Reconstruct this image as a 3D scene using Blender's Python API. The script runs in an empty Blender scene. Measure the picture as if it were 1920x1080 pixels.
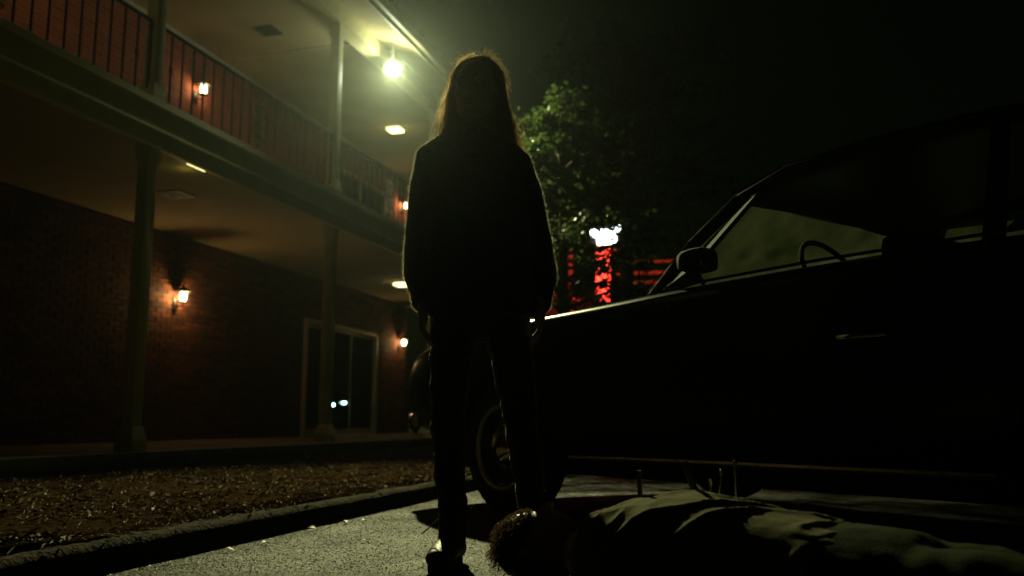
import bpy, bmesh, math, random
from mathutils import Vector, Matrix, noise as mnoise
R = math.radians
random.seed(7)
S = bpy.context.scene
COL = S.collection

# ------------------------------------------------------------------ camera, night sky, exposure
YAW, PITCH = R(16.7), R(8.5)
cam = bpy.data.cameras.new('camera'); CAM = bpy.data.objects.new('camera', cam); COL.objects.link(CAM)
CAM.location = (0, 0, .46); CAM.rotation_euler = (R(90)+PITCH, 0, YAW)
cam.sensor_width = 36; cam.lens = 36*1670/1920; cam.clip_start = .05; cam.clip_end = 1500
cam.dof.use_dof = True; cam.dof.focus_distance = 3.02; cam.dof.aperture_fstop = 2.4
S.camera = CAM
W = bpy.data.worlds.new('World'); S.world = W; W.use_nodes = True
wn = W.node_tree.nodes; wl = W.node_tree.links; wn.clear()
sky = wn.new('ShaderNodeTexSky'); sky.sky_type = 'NISHITA'; sky.sun_disc = False
sky.sun_elevation = R(1); sky.sun_rotation = R(100)
tint = wn.new('ShaderNodeMix'); tint.data_type = 'RGBA'; tint.blend_type = 'MULTIPLY'; tint.inputs[0].default_value = 1
tint.inputs[7].default_value = (.38, 1.0, .10, 1)
bg = wn.new('ShaderNodeBackground'); bg.inputs[1].default_value = .0019
wo = wn.new('ShaderNodeOutputWorld')
wl.new(sky.outputs[0], tint.inputs[6]); wl.new(tint.outputs[2], bg.inputs[0]); wl.new(bg.outputs[0], wo.inputs[0])
S.view_settings.view_transform = 'Standard'; S.view_settings.look = 'None'
S.view_settings.exposure = 0; S.view_settings.gamma = 1; S.view_settings.use_curve_mapping = False
S.render.engine = 'CYCLES'
S.cycles.use_denoising = True; S.cycles.use_adaptive_sampling = True; S.cycles.adaptive_threshold = .03
S.cycles.max_bounces = 5; S.cycles.diffuse_bounces = 2; S.cycles.transparent_max_bounces = 24; S.cycles.volume_bounces = 0
S.cycles.sample_clamp_indirect = 3; S.cycles.caustics_reflective = False; S.cycles.caustics_refractive = False

CR = Vector((math.cos(YAW), math.sin(YAW), 0)); CF = Vector((-math.sin(YAW), math.cos(YAW), 0))
def cc(a, b, z=0): return CR*a + CF*b + Vector((0, 0, z))      # a metres right of and b metres ahead of the photographer

# ------------------------------------------------------------------ materials
def nt(name):
    m = bpy.data.materials.new(name); m.use_nodes = True
    return m, m.node_tree.nodes, m.node_tree.links, m.node_tree.nodes['Principled BSDF']
def pmat(name, c1, c2=None, scale=6, rough=.6, bump=0, bscale=60, metal=0, spec=.5, detail=6, stretch=(1, 1, 1), sheen=0, coat=0, rnd=None, rvar=0, lo=.35, hi=.65):
    m, N, L, P = nt(name)
    P.inputs['Roughness'].default_value = rough; P.inputs['Metallic'].default_value = metal
    P.inputs['Specular IOR Level'].default_value = spec
    P.inputs['Sheen Weight'].default_value = sheen; P.inputs['Sheen Roughness'].default_value = .4
    P.inputs['Coat Weight'].default_value = coat
    c2 = c2 or tuple(min(1, v*1.35) for v in c1)
    tc = N.new('ShaderNodeTexCoord'); mp = N.new('ShaderNodeMapping'); mp.inputs['Scale'].default_value = stretch
    L.new(tc.outputs['Object'], mp.inputs[0])
    nz = N.new('ShaderNodeTexNoise'); nz.inputs['Scale'].default_value = scale; nz.inputs['Detail'].default_value = detail
    L.new(mp.outputs[0], nz.inputs['Vector'])
    mr = N.new('ShaderNodeMapRange'); mr.inputs[1].default_value = lo; mr.inputs[2].default_value = hi
    L.new(nz.outputs['Fac'], mr.inputs[0])
    mx = N.new('ShaderNodeMix'); mx.data_type = 'RGBA'
    mx.inputs[6].default_value = (*c1, 1); mx.inputs[7].default_value = (*c2, 1)
    L.new(mr.outputs[0], mx.inputs[0]); out = mx.outputs[2]
    if rnd:
        if rnd == 'island': src = N.new('ShaderNodeNewGeometry').outputs['Random Per Island']
        else: src = N.new('ShaderNodeObjectInfo').outputs['Random']
        hv = N.new('ShaderNodeHueSaturation'); r2 = N.new('ShaderNodeMapRange')
        r2.inputs[3].default_value = .5; r2.inputs[4].default_value = 1.5
        L.new(src, r2.inputs[0]); L.new(r2.outputs[0], hv.inputs['Value']); L.new(out, hv.inputs['Color']); out = hv.outputs[0]
    L.new(out, P.inputs['Base Color'])
    if rvar:
        r3 = N.new('ShaderNodeMapRange'); r3.inputs[3].default_value = max(0, rough-rvar); r3.inputs[4].default_value = min(1, rough+rvar)
        L.new(nz.outputs['Fac'], r3.inputs[0]); L.new(r3.outputs[0], P.inputs['Roughness'])
    if bump:
        n2 = N.new('ShaderNodeTexNoise'); n2.inputs['Scale'].default_value = bscale; n2.inputs['Detail'].default_value = 4
        L.new(mp.outputs[0], n2.inputs['Vector'])
        b = N.new('ShaderNodeBump'); b.inputs['Strength'].default_value = bump; b.inputs['Distance'].default_value = .01
        L.new(n2.outputs['Fac'], b.inputs['Height']); L.new(b.outputs[0], P.inputs['Normal'])
    return m
def emat(name, col, s):
    m, N, L, P = nt(name)
    P.inputs['Base Color'].default_value = (*[c*.3 for c in col], 1)
    P.inputs['Emission Color'].default_value = (*col, 1); P.inputs['Emission Strength'].default_value = s
    if s < 100: m.cycles.emission_sampling = 'NONE'
    return m
def leafmat(name, c1, c2, trans=.35, rough=.5, tcol=None):
    m = pmat(name, c1, c2, scale=3, rough=rough, rnd='island')
    N, L = m.node_tree.nodes, m.node_tree.links; P = N['Principled BSDF']
    t = N.new('ShaderNodeBsdfTranslucent'); t.inputs[0].default_value = (*(tcol or [min(1, v*1.8) for v in c2]), 1)
    ms = N.new('ShaderNodeMixShader'); ms.inputs[0].default_value = trans
    o = [n for n in N if n.type == 'OUTPUT_MATERIAL'][0]
    L.new(P.outputs[0], ms.inputs[1]); L.new(t.outputs[0], ms.inputs[2]); L.new(ms.outputs[0], o.inputs[0])
    return m
def filmglass(name, film, tintc=(.55, .6, .5)):  # glass mixed with a patchy pale film that makes panes glow
    m, N, L, P = nt(name)
    o = [n for n in N if n.type == 'OUTPUT_MATERIAL'][0]; N.remove(P)
    tr = N.new('ShaderNodeBsdfTransparent'); tr.inputs[0].default_value = (*tintc, 1)
    gl = N.new('ShaderNodeBsdfGlossy'); gl.inputs['Roughness'].default_value = .03
    fr = N.new('ShaderNodeFresnel'); fr.inputs[0].default_value = 1.45
    m1 = N.new('ShaderNodeMixShader'); L.new(fr.outputs[0], m1.inputs[0]); L.new(tr.outputs[0], m1.inputs[1]); L.new(gl.outputs[0], m1.inputs[2])
    tl = N.new('ShaderNodeBsdfTranslucent'); tl.inputs[0].default_value = (.55, .6, .4, 1)
    df = N.new('ShaderNodeBsdfDiffuse'); df.inputs[0].default_value = (.5, .52, .42, 1)
    md = N.new('ShaderNodeMixShader'); md.inputs[0].default_value = .4; L.new(tl.outputs[0], md.inputs[1]); L.new(df.outputs[0], md.inputs[2])
    tc = N.new('ShaderNodeTexCoord'); nz = N.new('ShaderNodeTexNoise'); nz.inputs['Scale'].default_value = 5; nz.inputs['Detail'].default_value = 8
    L.new(tc.outputs['Object'], nz.inputs['Vector'])
    mr = N.new('ShaderNodeMapRange'); mr.inputs[1].default_value = .3; mr.inputs[2].default_value = .75; mr.inputs[3].default_value = film*.2; mr.inputs[4].default_value = film*1.4
    L.new(nz.outputs['Fac'], mr.inputs[0])
    m2 = N.new('ShaderNodeMixShader'); L.new(mr.outputs[0], m2.inputs[0]); L.new(m1.outputs[0], m2.inputs[1]); L.new(md.outputs[0], m2.inputs[2])
    L.new(m2.outputs[0], o.inputs[0])
    return m

def asphalt_mat():
    m, N, L, P = nt('asphalt'); P.inputs['Specular IOR Level'].default_value = .12
    tc = N.new('ShaderNodeTexCoord')
    v = N.new('ShaderNodeTexVoronoi'); v.inputs['Scale'].default_value = 58
    v2 = N.new('ShaderNodeTexVoronoi'); v2.inputs['Scale'].default_value = 210
    n1 = N.new('ShaderNodeTexNoise'); n1.inputs['Scale'].default_value = 1.6; n1.inputs['Detail'].default_value = 8; n1.inputs['Roughness'].default_value = .65
    n2 = N.new('ShaderNodeTexNoise'); n2.inputs['Scale'].default_value = 30; n2.inputs['Detail'].default_value = 6
    for n in (v, v2, n1, n2): L.new(tc.outputs['Object'], n.inputs['Vector'])
    cr = N.new('ShaderNodeValToRGB'); e = cr.color_ramp.elements
    e[0].position = .1; e[0].color = (.004, .004, .003, 1); e[1].position = .95; e[1].color = (.11, .105, .082, 1); e_ = cr.color_ramp.elements.new(.6); e_.color = (.025, .024, .019, 1)
    L.new(v.outputs['Color'], cr.inputs[0])
    mr = N.new('ShaderNodeMapRange'); mr.inputs[1].default_value = .3; mr.inputs[2].default_value = .7; mr.inputs[3].default_value = .4; mr.inputs[4].default_value = 1.25
    L.new(n1.outputs['Fac'], mr.inputs[0])
    mu = N.new('ShaderNodeMix'); mu.data_type = 'RGBA'; mu.blend_type = 'MULTIPLY'; mu.inputs[0].default_value = 1
    L.new(cr.outputs[0], mu.inputs[6]); L.new(mr.outputs[0], mu.inputs[7]); L.new(mu.outputs[2], P.inputs['Base Color'])
    rr = N.new('ShaderNodeMapRange'); rr.inputs[1].default_value = .25; rr.inputs[2].default_value = .75; rr.inputs[3].default_value = .5; rr.inputs[4].default_value = .8
    L.new(n1.outputs['Fac'], rr.inputs[0]); L.new(rr.outputs[0], P.inputs['Roughness'])
    b1 = N.new('ShaderNodeBump'); b1.inputs['Strength'].default_value = .5; b1.inputs['Distance'].default_value = .006; b1.invert = True
    L.new(v.outputs['Distance'], b1.inputs['Height'])
    b2 = N.new('ShaderNodeBump'); b2.inputs['Strength'].default_value = .6; b2.inputs['Distance'].default_value = .003; b2.invert = True
    L.new(v2.outputs['Distance'], b2.inputs['Height']); L.new(b1.outputs[0], b2.inputs['Normal'])
    b3 = N.new('ShaderNodeBump'); b3.inputs['Strength'].default_value = .2; b3.inputs['Distance'].default_value = .02
    L.new(n2.outputs['Fac'], b3.inputs['Height']); L.new(b2.outputs[0], b3.inputs['Normal']); L.new(b3.outputs[0], P.inputs['Normal'])
    return m
def brickmat(name):
    m, N, L, P = nt(name)
    tc = N.new('ShaderNodeTexCoord'); mp = N.new('ShaderNodeMapping'); mp.inputs['Rotation'].default_value = (R(90), 0, R(90))
    sp = N.new('ShaderNodeSeparateXYZ'); cb = N.new('ShaderNodeCombineXYZ')
    L.new(tc.outputs['Object'], sp.inputs[0]); L.new(sp.outputs['Y'], cb.inputs['X']); L.new(sp.outputs['Z'], cb.inputs['Y'])
    bt = N.new('ShaderNodeTexBrick'); bt.inputs['Scale'].default_value = 1; bt.inputs['Brick Width'].default_value = .213
    bt.inputs['Row Height'].default_value = .0675; bt.inputs['Mortar Size'].default_value = .006
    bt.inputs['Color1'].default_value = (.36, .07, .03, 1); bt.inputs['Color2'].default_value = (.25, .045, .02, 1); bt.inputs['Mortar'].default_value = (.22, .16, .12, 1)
    L.new(cb.outputs[0], bt.inputs['Vector']); L.new(bt.outputs['Color'], P.inputs['Base Color'])
    b = N.new('ShaderNodeBump'); b.inputs['Strength'].default_value = .7; b.inputs['Distance'].default_value = .01; b.invert = True
    L.new(bt.outputs['Fac'], b.inputs['Height']); L.new(b.outputs[0], P.inputs['Normal']); P.inputs['Roughness'].default_value = .85
    return m
M = {}
M['asphalt'] = asphalt_mat()
M['aggregate'] = pmat('aggregate_stone', (.010, .0097, .0072), (.042, .040, .030), scale=1.9, rough=.4, spec=.25, rnd='island', lo=.32, hi=.68)
M['mulch'] = pmat('mulch_soil', (.018, .010, .005), (.05, .03, .015), scale=25, rough=1, spec=0, bump=1, bscale=70)
M['litter'] = pmat('leaf_litter', (.085, .055, .018), (.26, .185, .07), scale=2.5, rough=.7, spec=.2, rnd='island')
M['leaf_dry'] = pmat('dry_leaf', (.16, .10, .04), (.32, .24, .12), scale=30, rough=.55)
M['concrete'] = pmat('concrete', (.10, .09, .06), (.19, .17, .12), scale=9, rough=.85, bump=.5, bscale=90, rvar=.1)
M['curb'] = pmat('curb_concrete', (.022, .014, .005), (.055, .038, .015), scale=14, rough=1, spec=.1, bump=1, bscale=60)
M['cream'] = pmat('cream_paint', (.70, .67, .36), (.80, .76, .44), scale=5, rough=.5, bump=.12, bscale=120)
M['ceil'] = pmat('ceiling_paint', (.48, .42, .22), (.55, .48, .27), scale=2, rough=.85, bump=.2, bscale=160)
M['trim'] = pmat('trim_paint', (.52, .48, .36), (.62, .58, .45), scale=4, rough=.55, bump=.1, bscale=80)
M['roof'] = pmat('roof_shingle', (.05, .045, .04), (.09, .08, .07), scale=20, rough=.9, bump=.6)
M['mortar'] = pmat('mortar', (.08, .058, .04), (.13, .096, .066), scale=30, rough=.95, bump=.4)
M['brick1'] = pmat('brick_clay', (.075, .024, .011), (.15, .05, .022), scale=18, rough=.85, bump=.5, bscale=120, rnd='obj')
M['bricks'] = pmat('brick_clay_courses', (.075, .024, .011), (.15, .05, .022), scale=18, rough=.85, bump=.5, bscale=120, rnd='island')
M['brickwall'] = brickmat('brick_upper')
M['iron'] = pmat('wrought_iron', (.008, .009, .008), (.018, .018, .015), scale=40, rough=.65, spec=.2, bump=.2, bscale=150)
M['ironlit'] = pmat('lit_scroll_iron', (.42, .42, .32), (.58, .57, .44), scale=40, rough=.4)  # pale colour stands in for lamplight on the castings
M['black_metal'] = pmat('black_lantern_metal', (.015, .014, .012), rough=.4)
M['grille'] = pmat('vent_grille', (.05, .045, .03), rough=.6)
M['glass_frost'] = emat('lit_lantern_glass', (1, .80, .42), 22)
M['flush'] = emat('lit_ceiling_lens', (1, .86, .36), 3.2)
M['flood'] = emat('lit_floodlight_lens', (.95, 1, .72), 110)
M['housing'] = pmat('grey_lamp_housing', (.35, .36, .3), rough=.45, metal=.2)
M['curtain'] = pmat('curtain_cloth', (.60, .66, .42), (.72, .76, .50), scale=3, rough=.9, stretch=(1, 8, .3))
M['dark_room'] = pmat('dark_interior', (.02, .02, .015), rough=.9)
M['glass'] = filmglass('window_glass', .05, (.8, .85, .75))
M['knob_glow'] = emat('glowing_cyan_knob', (.45, 1, .95), 14)
M['car'] = pmat('dark_green_car_paint', (.006, .011, .007), (.010, .016, .010), scale=3, rough=.26, coat=0, spec=.12)
M['chrome'] = pmat('chrome', (.55, .56, .52), (.62, .62, .58), scale=30, rough=.12, metal=1)
M['dullchrome'] = pmat('weathered_chrome', (.30, .28, .2), (.45, .42, .3), scale=40, rough=.38, metal=.8)
M['whitewall'] = pmat('pale_trim_ring', (.66, .56, .34), (.80, .70, .45), scale=25, rough=.36, metal=.65)
M['rubber'] = pmat('tyre_rubber', (.010, .010, .009), (.02, .02, .018), scale=30, rough=.75, bump=.3)
M['wheel'] = pmat('wheel_paint', (.012, .016, .012), rough=.35)
M['windshield'] = filmglass('windshield_glass', .07, (.85, .9, .78))
M['carglass'] = filmglass('glow_film_car_glass', .15, (.75, .8, .65))  # film puts the side windows' glow into the glass
M['seat'] = pmat('seat_vinyl', (.010, .010, .008), rough=.85, spec=.15)
M['lampglass'] = pmat('headlight_glass', (.35, .36, .34), rough=.1, coat=.6)
M['amber'] = pmat('amber_lens', (.45, .16, .02), rough=.2)
M['under'] = pmat('underbody', (.008, .008, .007), rough=.9)
M['skin'] = pmat('skin', (.42, .25, .16), (.48, .30, .19), scale=14, rough=.48, bump=.06, bscale=200)
M['lips'] = pmat('lips', (.28, .10, .08), rough=.4)
M['eye'] = pmat('eye_white', (.30, .28, .24), rough=.5, spec=.2)
M['iris'] = pmat('iris', (.04, .025, .015), rough=.1)
M['brow'] = pmat('eyebrow', (.05, .028, .015), rough=.7)
M['hair'] = leafmat('brown_hair', (.12, .065, .028), (.20, .12, .055), trans=.6, rough=.35, tcol=(.42, .27, .12))
M['hair_rim'] = leafmat('rim_lit_hair', (.14, .08, .035), (.22, .14, .07), trans=.85, rough=.35, tcol=(.85, .64, .34))  # brighter, more translucent copy of the hair, for the rim light
M['hair2'] = leafmat('dark_curly_hair', (.04, .022, .012), (.08, .045, .02), trans=.25, rough=.35)
M['knit'] = pmat('black_knit', (.008, .0085, .007), (.014, .0145, .012), scale=120, rough=.95, bump=.4, bscale=260, sheen=.7, spec=.1)
M['fuzz'] = leafmat('rim_fuzz', (.06, .058, .045), (.10, .095, .07), trans=.8, rough=.8, tcol=(.7, .68, .5))  # pale translucent fibres on black wool, coloured to give a bright rim
M['jeans'] = pmat('black_denim', (.008, .008, .008), (.016, .016, .014), scale=160, rough=.85, bump=.3, bscale=280, spec=.2, sheen=.6)
M['boot'] = pmat('black_boot_leather', (.010, .010, .009), (.02, .02, .016), scale=20, rough=.5, bump=.3, bscale=60, spec=.3)
M['sole'] = pmat('boot_sole', (.012, .011, .01), rough=.8)
M['shirt'] = pmat('khaki_shirt', (.115, .11, .058), (.165, .157, .086), scale=9, rough=.95, bump=.25, bscale=220, spec=.05)
M['trouser'] = pmat('olive_trousers', (.016, .024, .006), (.028, .038, .011), scale=9, rough=.95, bump=.3, bscale=200, spec=.04)
M['steel'] = pmat('bare_steel', (.5, .5, .42), rough=.25, metal=1)
M['stake'] = pmat('dark_stick', (.02, .018, .012), (.045, .04, .025), scale=30, rough=.6, bump=.4)
M['bark'] = pmat('bark', (.05, .035, .022), (.10, .07, .045), scale=20, rough=.9, bump=1, bscale=30, stretch=(1, 1, .3))
M['leaf'] = leafmat('fresh_leaves', (.022, .044, .009), (.042, .07, .015), trans=.4)
M['leaf2'] = leafmat('dark_leaves', (.025, .042, .014), (.05, .075, .022), trans=.3)
M['signwhite'] = emat('lit_white_sign', (.80, 1, .92), 14)
M['signred'] = emat('lit_red_tube', (1, .05, .025), 6)
M['signredim'] = emat('dim_red_tube', (1, .05, .02), .3)
M['bulb_yel'] = emat('lit_yellow_bulb', (1, .85, .25), 9)
M['signdark'] = pmat('sign_metal', (.03, .025, .025), rough=.5)
M['farwall'] = pmat('far_wall', (.16, .08, .06), (.22, .12, .09), scale=2, rough=.9)

# ------------------------------------------------------------------ mesh helpers
class MB:
    def __init__(s): s.v = []; s.f = []
    def add(s, vs, fs):
        o = len(s.v); s.v += [tuple(v) for v in vs]; s.f += [tuple(i+o for i in f) for f in fs]; return s
    def box(s, x0, x1, y0, y1, z0, z1, b=0):
        if b <= 0:
            vs = [(x, y, z) for x in (x0, x1) for y in (y0, y1) for z in (z0, z1)]
            return s.add(vs, [(0, 1, 3, 2), (4, 6, 7, 5), (0, 4, 5, 1), (2, 3, 7, 6), (0, 2, 6, 4), (1, 5, 7, 3)])
        bm = bmesh.new(); bmesh.ops.create_cube(bm, size=1)
        for v in bm.verts: v.co = Vector(((x0+x1)/2+v.co.x*(x1-x0), (y0+y1)/2+v.co.y*(y1-y0), (z0+z1)/2+v.co.z*(z1-z0)))
        bmesh.ops.bevel(bm, geom=bm.edges[:], offset=b, segments=2, affect='EDGES', profile=.6)
        bm.verts.index_update()
        s.add([v.co for v in bm.verts], [[v.index for v in f.verts] for f in bm.faces]); bm.free(); return s
    def tube(s, pts, rad, n=8, flat=1.0, cap=True, ref=(0, 0, 1)):
        pts = [Vector(p) for p in pts]
        if not hasattr(rad, '__len__'): rad = [rad]*len(pts)
        rings = []; o = len(s.v)
        for i, p in enumerate(pts):
            t = (pts[min(i+1, len(pts)-1)]-pts[max(i-1, 0)]).normalized()
            if i == 0:
                rf = Vector(ref)
                if abs(t.dot(rf)) > .93: rf = Vector((0, 1, 0)) if abs(t.y) < .9 else Vector((1, 0, 0))
                a = t.cross(rf).normalized()
            else: a = (a-t*a.dot(t)).normalized()
            b = a.cross(t)
            r = rad[i]; ra, rb = (r, r*flat) if not hasattr(r, '__len__') else r
            for k in range(n):
                q = 2*math.pi*k/n; s.v.append(tuple(p+a*math.cos(q)*ra+b*math.sin(q)*rb))
        m = len(pts)
        for i in range(m-1):
            for k in range(n): s.f.append((o+i*n+k, o+i*n+(k+1) % n, o+(i+1)*n+(k+1) % n, o+(i+1)*n+k))
        if cap:
            s.f.append(tuple(o+k for k in reversed(range(n)))); s.f.append(tuple(o+(m-1)*n+k for k in range(n)))
        return s
    def rcap(s, pts, rad, n=14, ref=(0, 0, 1)):      # tube with rounded ends
        pts = [Vector(p) for p in pts]; rad = [r if hasattr(r, '__len__') else (r, r) for r in rad]
        def ends(p, q, r):
            d = (p-q).normalized(); o = []
            for a in (80, 60, 35, 15): o.append((p+d*min(r)*math.sin(R(a)), (r[0]*math.cos(R(a)), r[1]*math.cos(R(a)))))
            return o
        A = ends(pts[0], pts[1], rad[0]); B = ends(pts[-1], pts[-2], rad[-1])
        P = [a[0] for a in A]+pts+[b[0] for b in reversed(B)]; Q = [a[1] for a in A]+rad+[b[1] for b in reversed(B)]
        return s.tube(P, Q, n, ref=ref)
    def ell(s, c, r, n=16, m=10, rot=None):
        c = Vector(c); vs = []; fs = []
        for i in range(m+1):
            th = math.pi*i/m
            for k in range(n):
                ph = 2*math.pi*k/n
                v = Vector((r[0]*math.sin(th)*math.cos(ph), r[1]*math.sin(th)*math.sin(ph), r[2]*math.cos(th)))
                if rot: v = rot @ v
                vs.append(c+v)
        for i in range(m):
            for k in range(n): fs.append((i*n+k, (i+1)*n+k, (i+1)*n+(k+1) % n, i*n+(k+1) % n))
        return s.add(vs, fs)
    def lathe(s, prof, n=32, axis='x', c=(0, 0, 0)):  # prof: (radius, along axis)
        c = Vector(c); vs = []; fs = []
        for r, a in prof:
            for k in range(n):
                q = 2*math.pi*k/n
                v = {'x': (a, r*math.cos(q), r*math.sin(q)), 'z': (r*math.cos(q), r*math.sin(q), a), 'y': (r*math.cos(q), a, r*math.sin(q))}[axis]
                vs.append(c+Vector(v))
        for i in range(len(prof)-1):
            for k in range(n): fs.append((i*n+k, i*n+(k+1) % n, (i+1)*n+(k+1) % n, (i+1)*n+k))
        return s.add(vs, fs)
    def loft(s, rings, close=True, cap=True):
        n = len(rings[0]); o = len(s.v)
        for r in rings: s.v += [tuple(p) for p in r]
        for i in range(len(rings)-1):
            for k in range(n if close else n-1): s.f.append((o+i*n+k, o+i*n+(k+1) % n, o+(i+1)*n+(k+1) % n, o+(i+1)*n+k))
        if cap and close:
            s.f.append(tuple(o+k for k in reversed(range(n)))); s.f.append(tuple(o+(len(rings)-1)*n+k for k in range(n)))
        return s
    def mesh(s, name):
        me = bpy.data.meshes.new(name); me.from_pydata(s.v, [], s.f); me.update()
        bm = bmesh.new(); bm.from_mesh(me); bmesh.ops.recalc_face_normals(bm, faces=bm.faces); bm.to_mesh(me); bm.free()
        return me
    def build(s, name, mat, parent=None, smooth=False, me=None, **k):
        me = me or s.mesh(name)
        return link(name, me, mat, parent, smooth, **k)
def link(name, me, mat, parent=None, smooth=False, **k):
    me.materials.clear(); me.materials.append(M[mat] if isinstance(mat, str) else mat)
    if smooth:
        for p in me.polygons: p.use_smooth = True
        if smooth != 'all': me.set_sharp_from_angle(angle=R(smooth if smooth is not True else 40))
    o = bpy.data.objects.new(name, me); COL.objects.link(o)
    if parent: o.parent = parent
    for a, b in k.items(): o[a] = b
    return o
def thing(name, label, cat, loc=(0, 0, 0), rz=0, group=None):
    o = bpy.data.objects.new(name, None); COL.objects.link(o); o.location = loc; o.rotation_euler = (0, 0, rz); o.empty_display_size = .2
    o['label'] = label; o['category'] = cat
    if group: o['group'] = group
    return o
def tag(o, label, cat, group=None):
    o['label'] = label; o['category'] = cat
    if group: o['group'] = group
    return o
def copy_tree(o, parent=None):
    c = o.copy(); COL.objects.link(c); c.parent = parent
    for ch in list(o.children): copy_tree(ch, c)
    return c
def baked(me, mods):
    o = bpy.data.objects.new('tmp', me); COL.objects.link(o)
    for t, kw in mods:
        m = o.modifiers.new(t, t)
        for a, b in kw.items(): setattr(m, a, b)
    dg = bpy.context.evaluated_depsgraph_get(); dg.update()
    r = bpy.data.meshes.new_from_object(o.evaluated_get(dg)); bpy.data.objects.remove(o); return r
def remeshed(mb, name, vox, smooth=4, disp=None):
    me = baked(mb.mesh(name), [('REMESH', dict(mode='VOXEL', voxel_size=vox, use_smooth_shade=True)), ('SMOOTH', dict(factor=.5, iterations=smooth))])
    if disp:
        me.update(); nrm = [v.normal.copy() for v in me.vertices]
        for v, n in zip(me.vertices, nrm): v.co += n*disp(v.co)
    me.name = name
    return me
def lerp(a, b, t): return a+(b-a)*t

# ------------------------------------------------------------------ the setting: ground, curb, bed, walkway
XC, XW, XB = -5.5, -7.9, -2.0           # column line, brick wall, curb face
ZW, ZS0, ZS1, ZU = .2, 2.91, 3.36, 5.86  # walkway, slab underside, slab top, upper ceiling
YE = 18.2
MB().add([(-200, -200, 0), (200, -200, 0), (200, 200, 0), (-200, 200, 0)], [(0, 1, 2, 3)]).build('parking_lot', 'asphalt', kind='structure')
cb = MB(); rings = []
for i in range(641):
    y = -3+i*.04; j = .010*mnoise.noise(Vector((y*3, 0, 0)))+.003*mnoise.noise(Vector((y*19, 2, 0))); k = .008*mnoise.noise(Vector((y*4, 4, 0)))+.0025*mnoise.noise(Vector((y*17, 4, 0)))
    rings.append([(XB+j, y, -.02), (XB-.012+j+k, y, .07+k), (XB-.03+j, y, .088+k), (XB-.055, y, .093+k), (XB-.15, y, .092+k), (XB-.15, y, -.02)])
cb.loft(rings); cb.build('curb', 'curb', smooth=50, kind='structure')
def bedz(x, y):
    t = (XB-.15-x)/(XB-.15-(XC+.3)); return .085+.012*math.sin(t*3)+.02*mnoise.noise(Vector((x*2.2, y*2.2, 0)))+.014*mnoise.noise(Vector((x*8, y*8, 3)))-.03*t+.014*max(0, 1-max(0, t)*25)
bd = MB(); nx, ny = 48, 300
vs = [(lerp(XB-.08, XC+.28, i/nx), lerp(-2, 22.5, j/ny), 0) for j in range(ny+1) for i in range(nx+1)]
vs = [(x, y, bedz(x, y)) for x, y, z in vs]
bd.add(vs, [(j*(nx+1)+i, j*(nx+1)+i+1, (j+1)*(nx+1)+i+1, (j+1)*(nx+1)+i) for j in range(ny) for i in range(nx)])
bd.build('planting_bed', 'mulch', smooth='all', kind='structure')
lt = MB(); rnd = random.Random(3)
for i in range(56000):
    y = 1.2+17*rnd.random()**1.25; x = lerp(XB-.085, XC+.32, rnd.random()**1.05)
    if i % 9 == 0: x = lerp(XB-.03, XB-.15, rnd.random()**.5)
    z = (bedz(x, y) if x < XB-.08 else .094)+.004+.012*rnd.random(); a = rnd.random()*math.tau; ty = rnd.random()
    if ty < .55: l, w = rnd.uniform(.02, .07), rnd.uniform(.0025, .005)
    elif ty < .92: l, w = rnd.uniform(.012, .035), rnd.uniform(.004, .011)
    else: l, w = rnd.uniform(.03, .05), rnd.uniform(.012, .02)
    if rnd.random() < .03: l *= 1.6; w *= 1.4
    if i % 70 == 0: l, w = rnd.uniform(.035, .06), rnd.uniform(.012, .02); z += .006
    elif x < XB-.1 and mnoise.noise(Vector((x*1.7, y*1.7, 9))) < -.22 and rnd.random() < .75: continue
    d = Vector((math.cos(a), math.sin(a), rnd.gauss(0, .3))).normalized(); s = Vector((-math.sin(a), math.cos(a), rnd.gauss(0, .45))).normalized()
    p = Vector((x, y, z)); up = Vector((0, 0, w*.5))
    lt.add([p-d*l*.5, p+s*w*.5+up, p+d*l*.5, p-s*w*.5+up], [(0, 1, 2, 3)])
link('leaf_litter', (lambda me: (me.from_pydata(lt.v, [], lt.f), me.update(), me)[2])(bpy.data.meshes.new('leaf_litter')), 'litter', kind='stuff', label='dry leaves, needles and wood chips covering the planting bed', category='leaf litter')
ag = MB(); rnd = random.Random(21)
for i in range(150000):
    y = 1.9+5.2*rnd.random()**1.5; x = lerp(XB+.01, .9, rnd.random()**1.25)
    r = rnd.uniform(.002, .0048); h = r*rnd.uniform(.2, .6); a = rnd.random()*6.3
    if rnd.random() < .02: r *= 1.6; h *= 1.7
    P_ = [(x+r*rnd.uniform(.7, 1.2)*math.cos(a+k*1.571), y+r*rnd.uniform(.7, 1.2)*math.sin(a+k*1.571), -.001) for k in range(4)]
    ag.v += P_+[(x+rnd.gauss(0, r*.3), y+rnd.gauss(0, r*.3), h)]; o = len(ag.v)-5; ag.f += [(o, o+1, o+4), (o+1, o+2, o+4), (o+2, o+3, o+4), (o+3, o, o+4)]
me = bpy.data.meshes.new('asphalt_aggregate'); me.from_pydata(ag.v, [], ag.f); me.update()
link('asphalt_aggregate', me, 'aggregate', kind='stuff', label='rough stone chips worn proud of the asphalt surface', category='asphalt chips')
wk = MB(); wk.box(XW-.2, XC+.26, -4, YE+1.0, -.02, ZW, .012)
wk.build('walkway', 'concrete', smooth=True, kind='structure')
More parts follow.
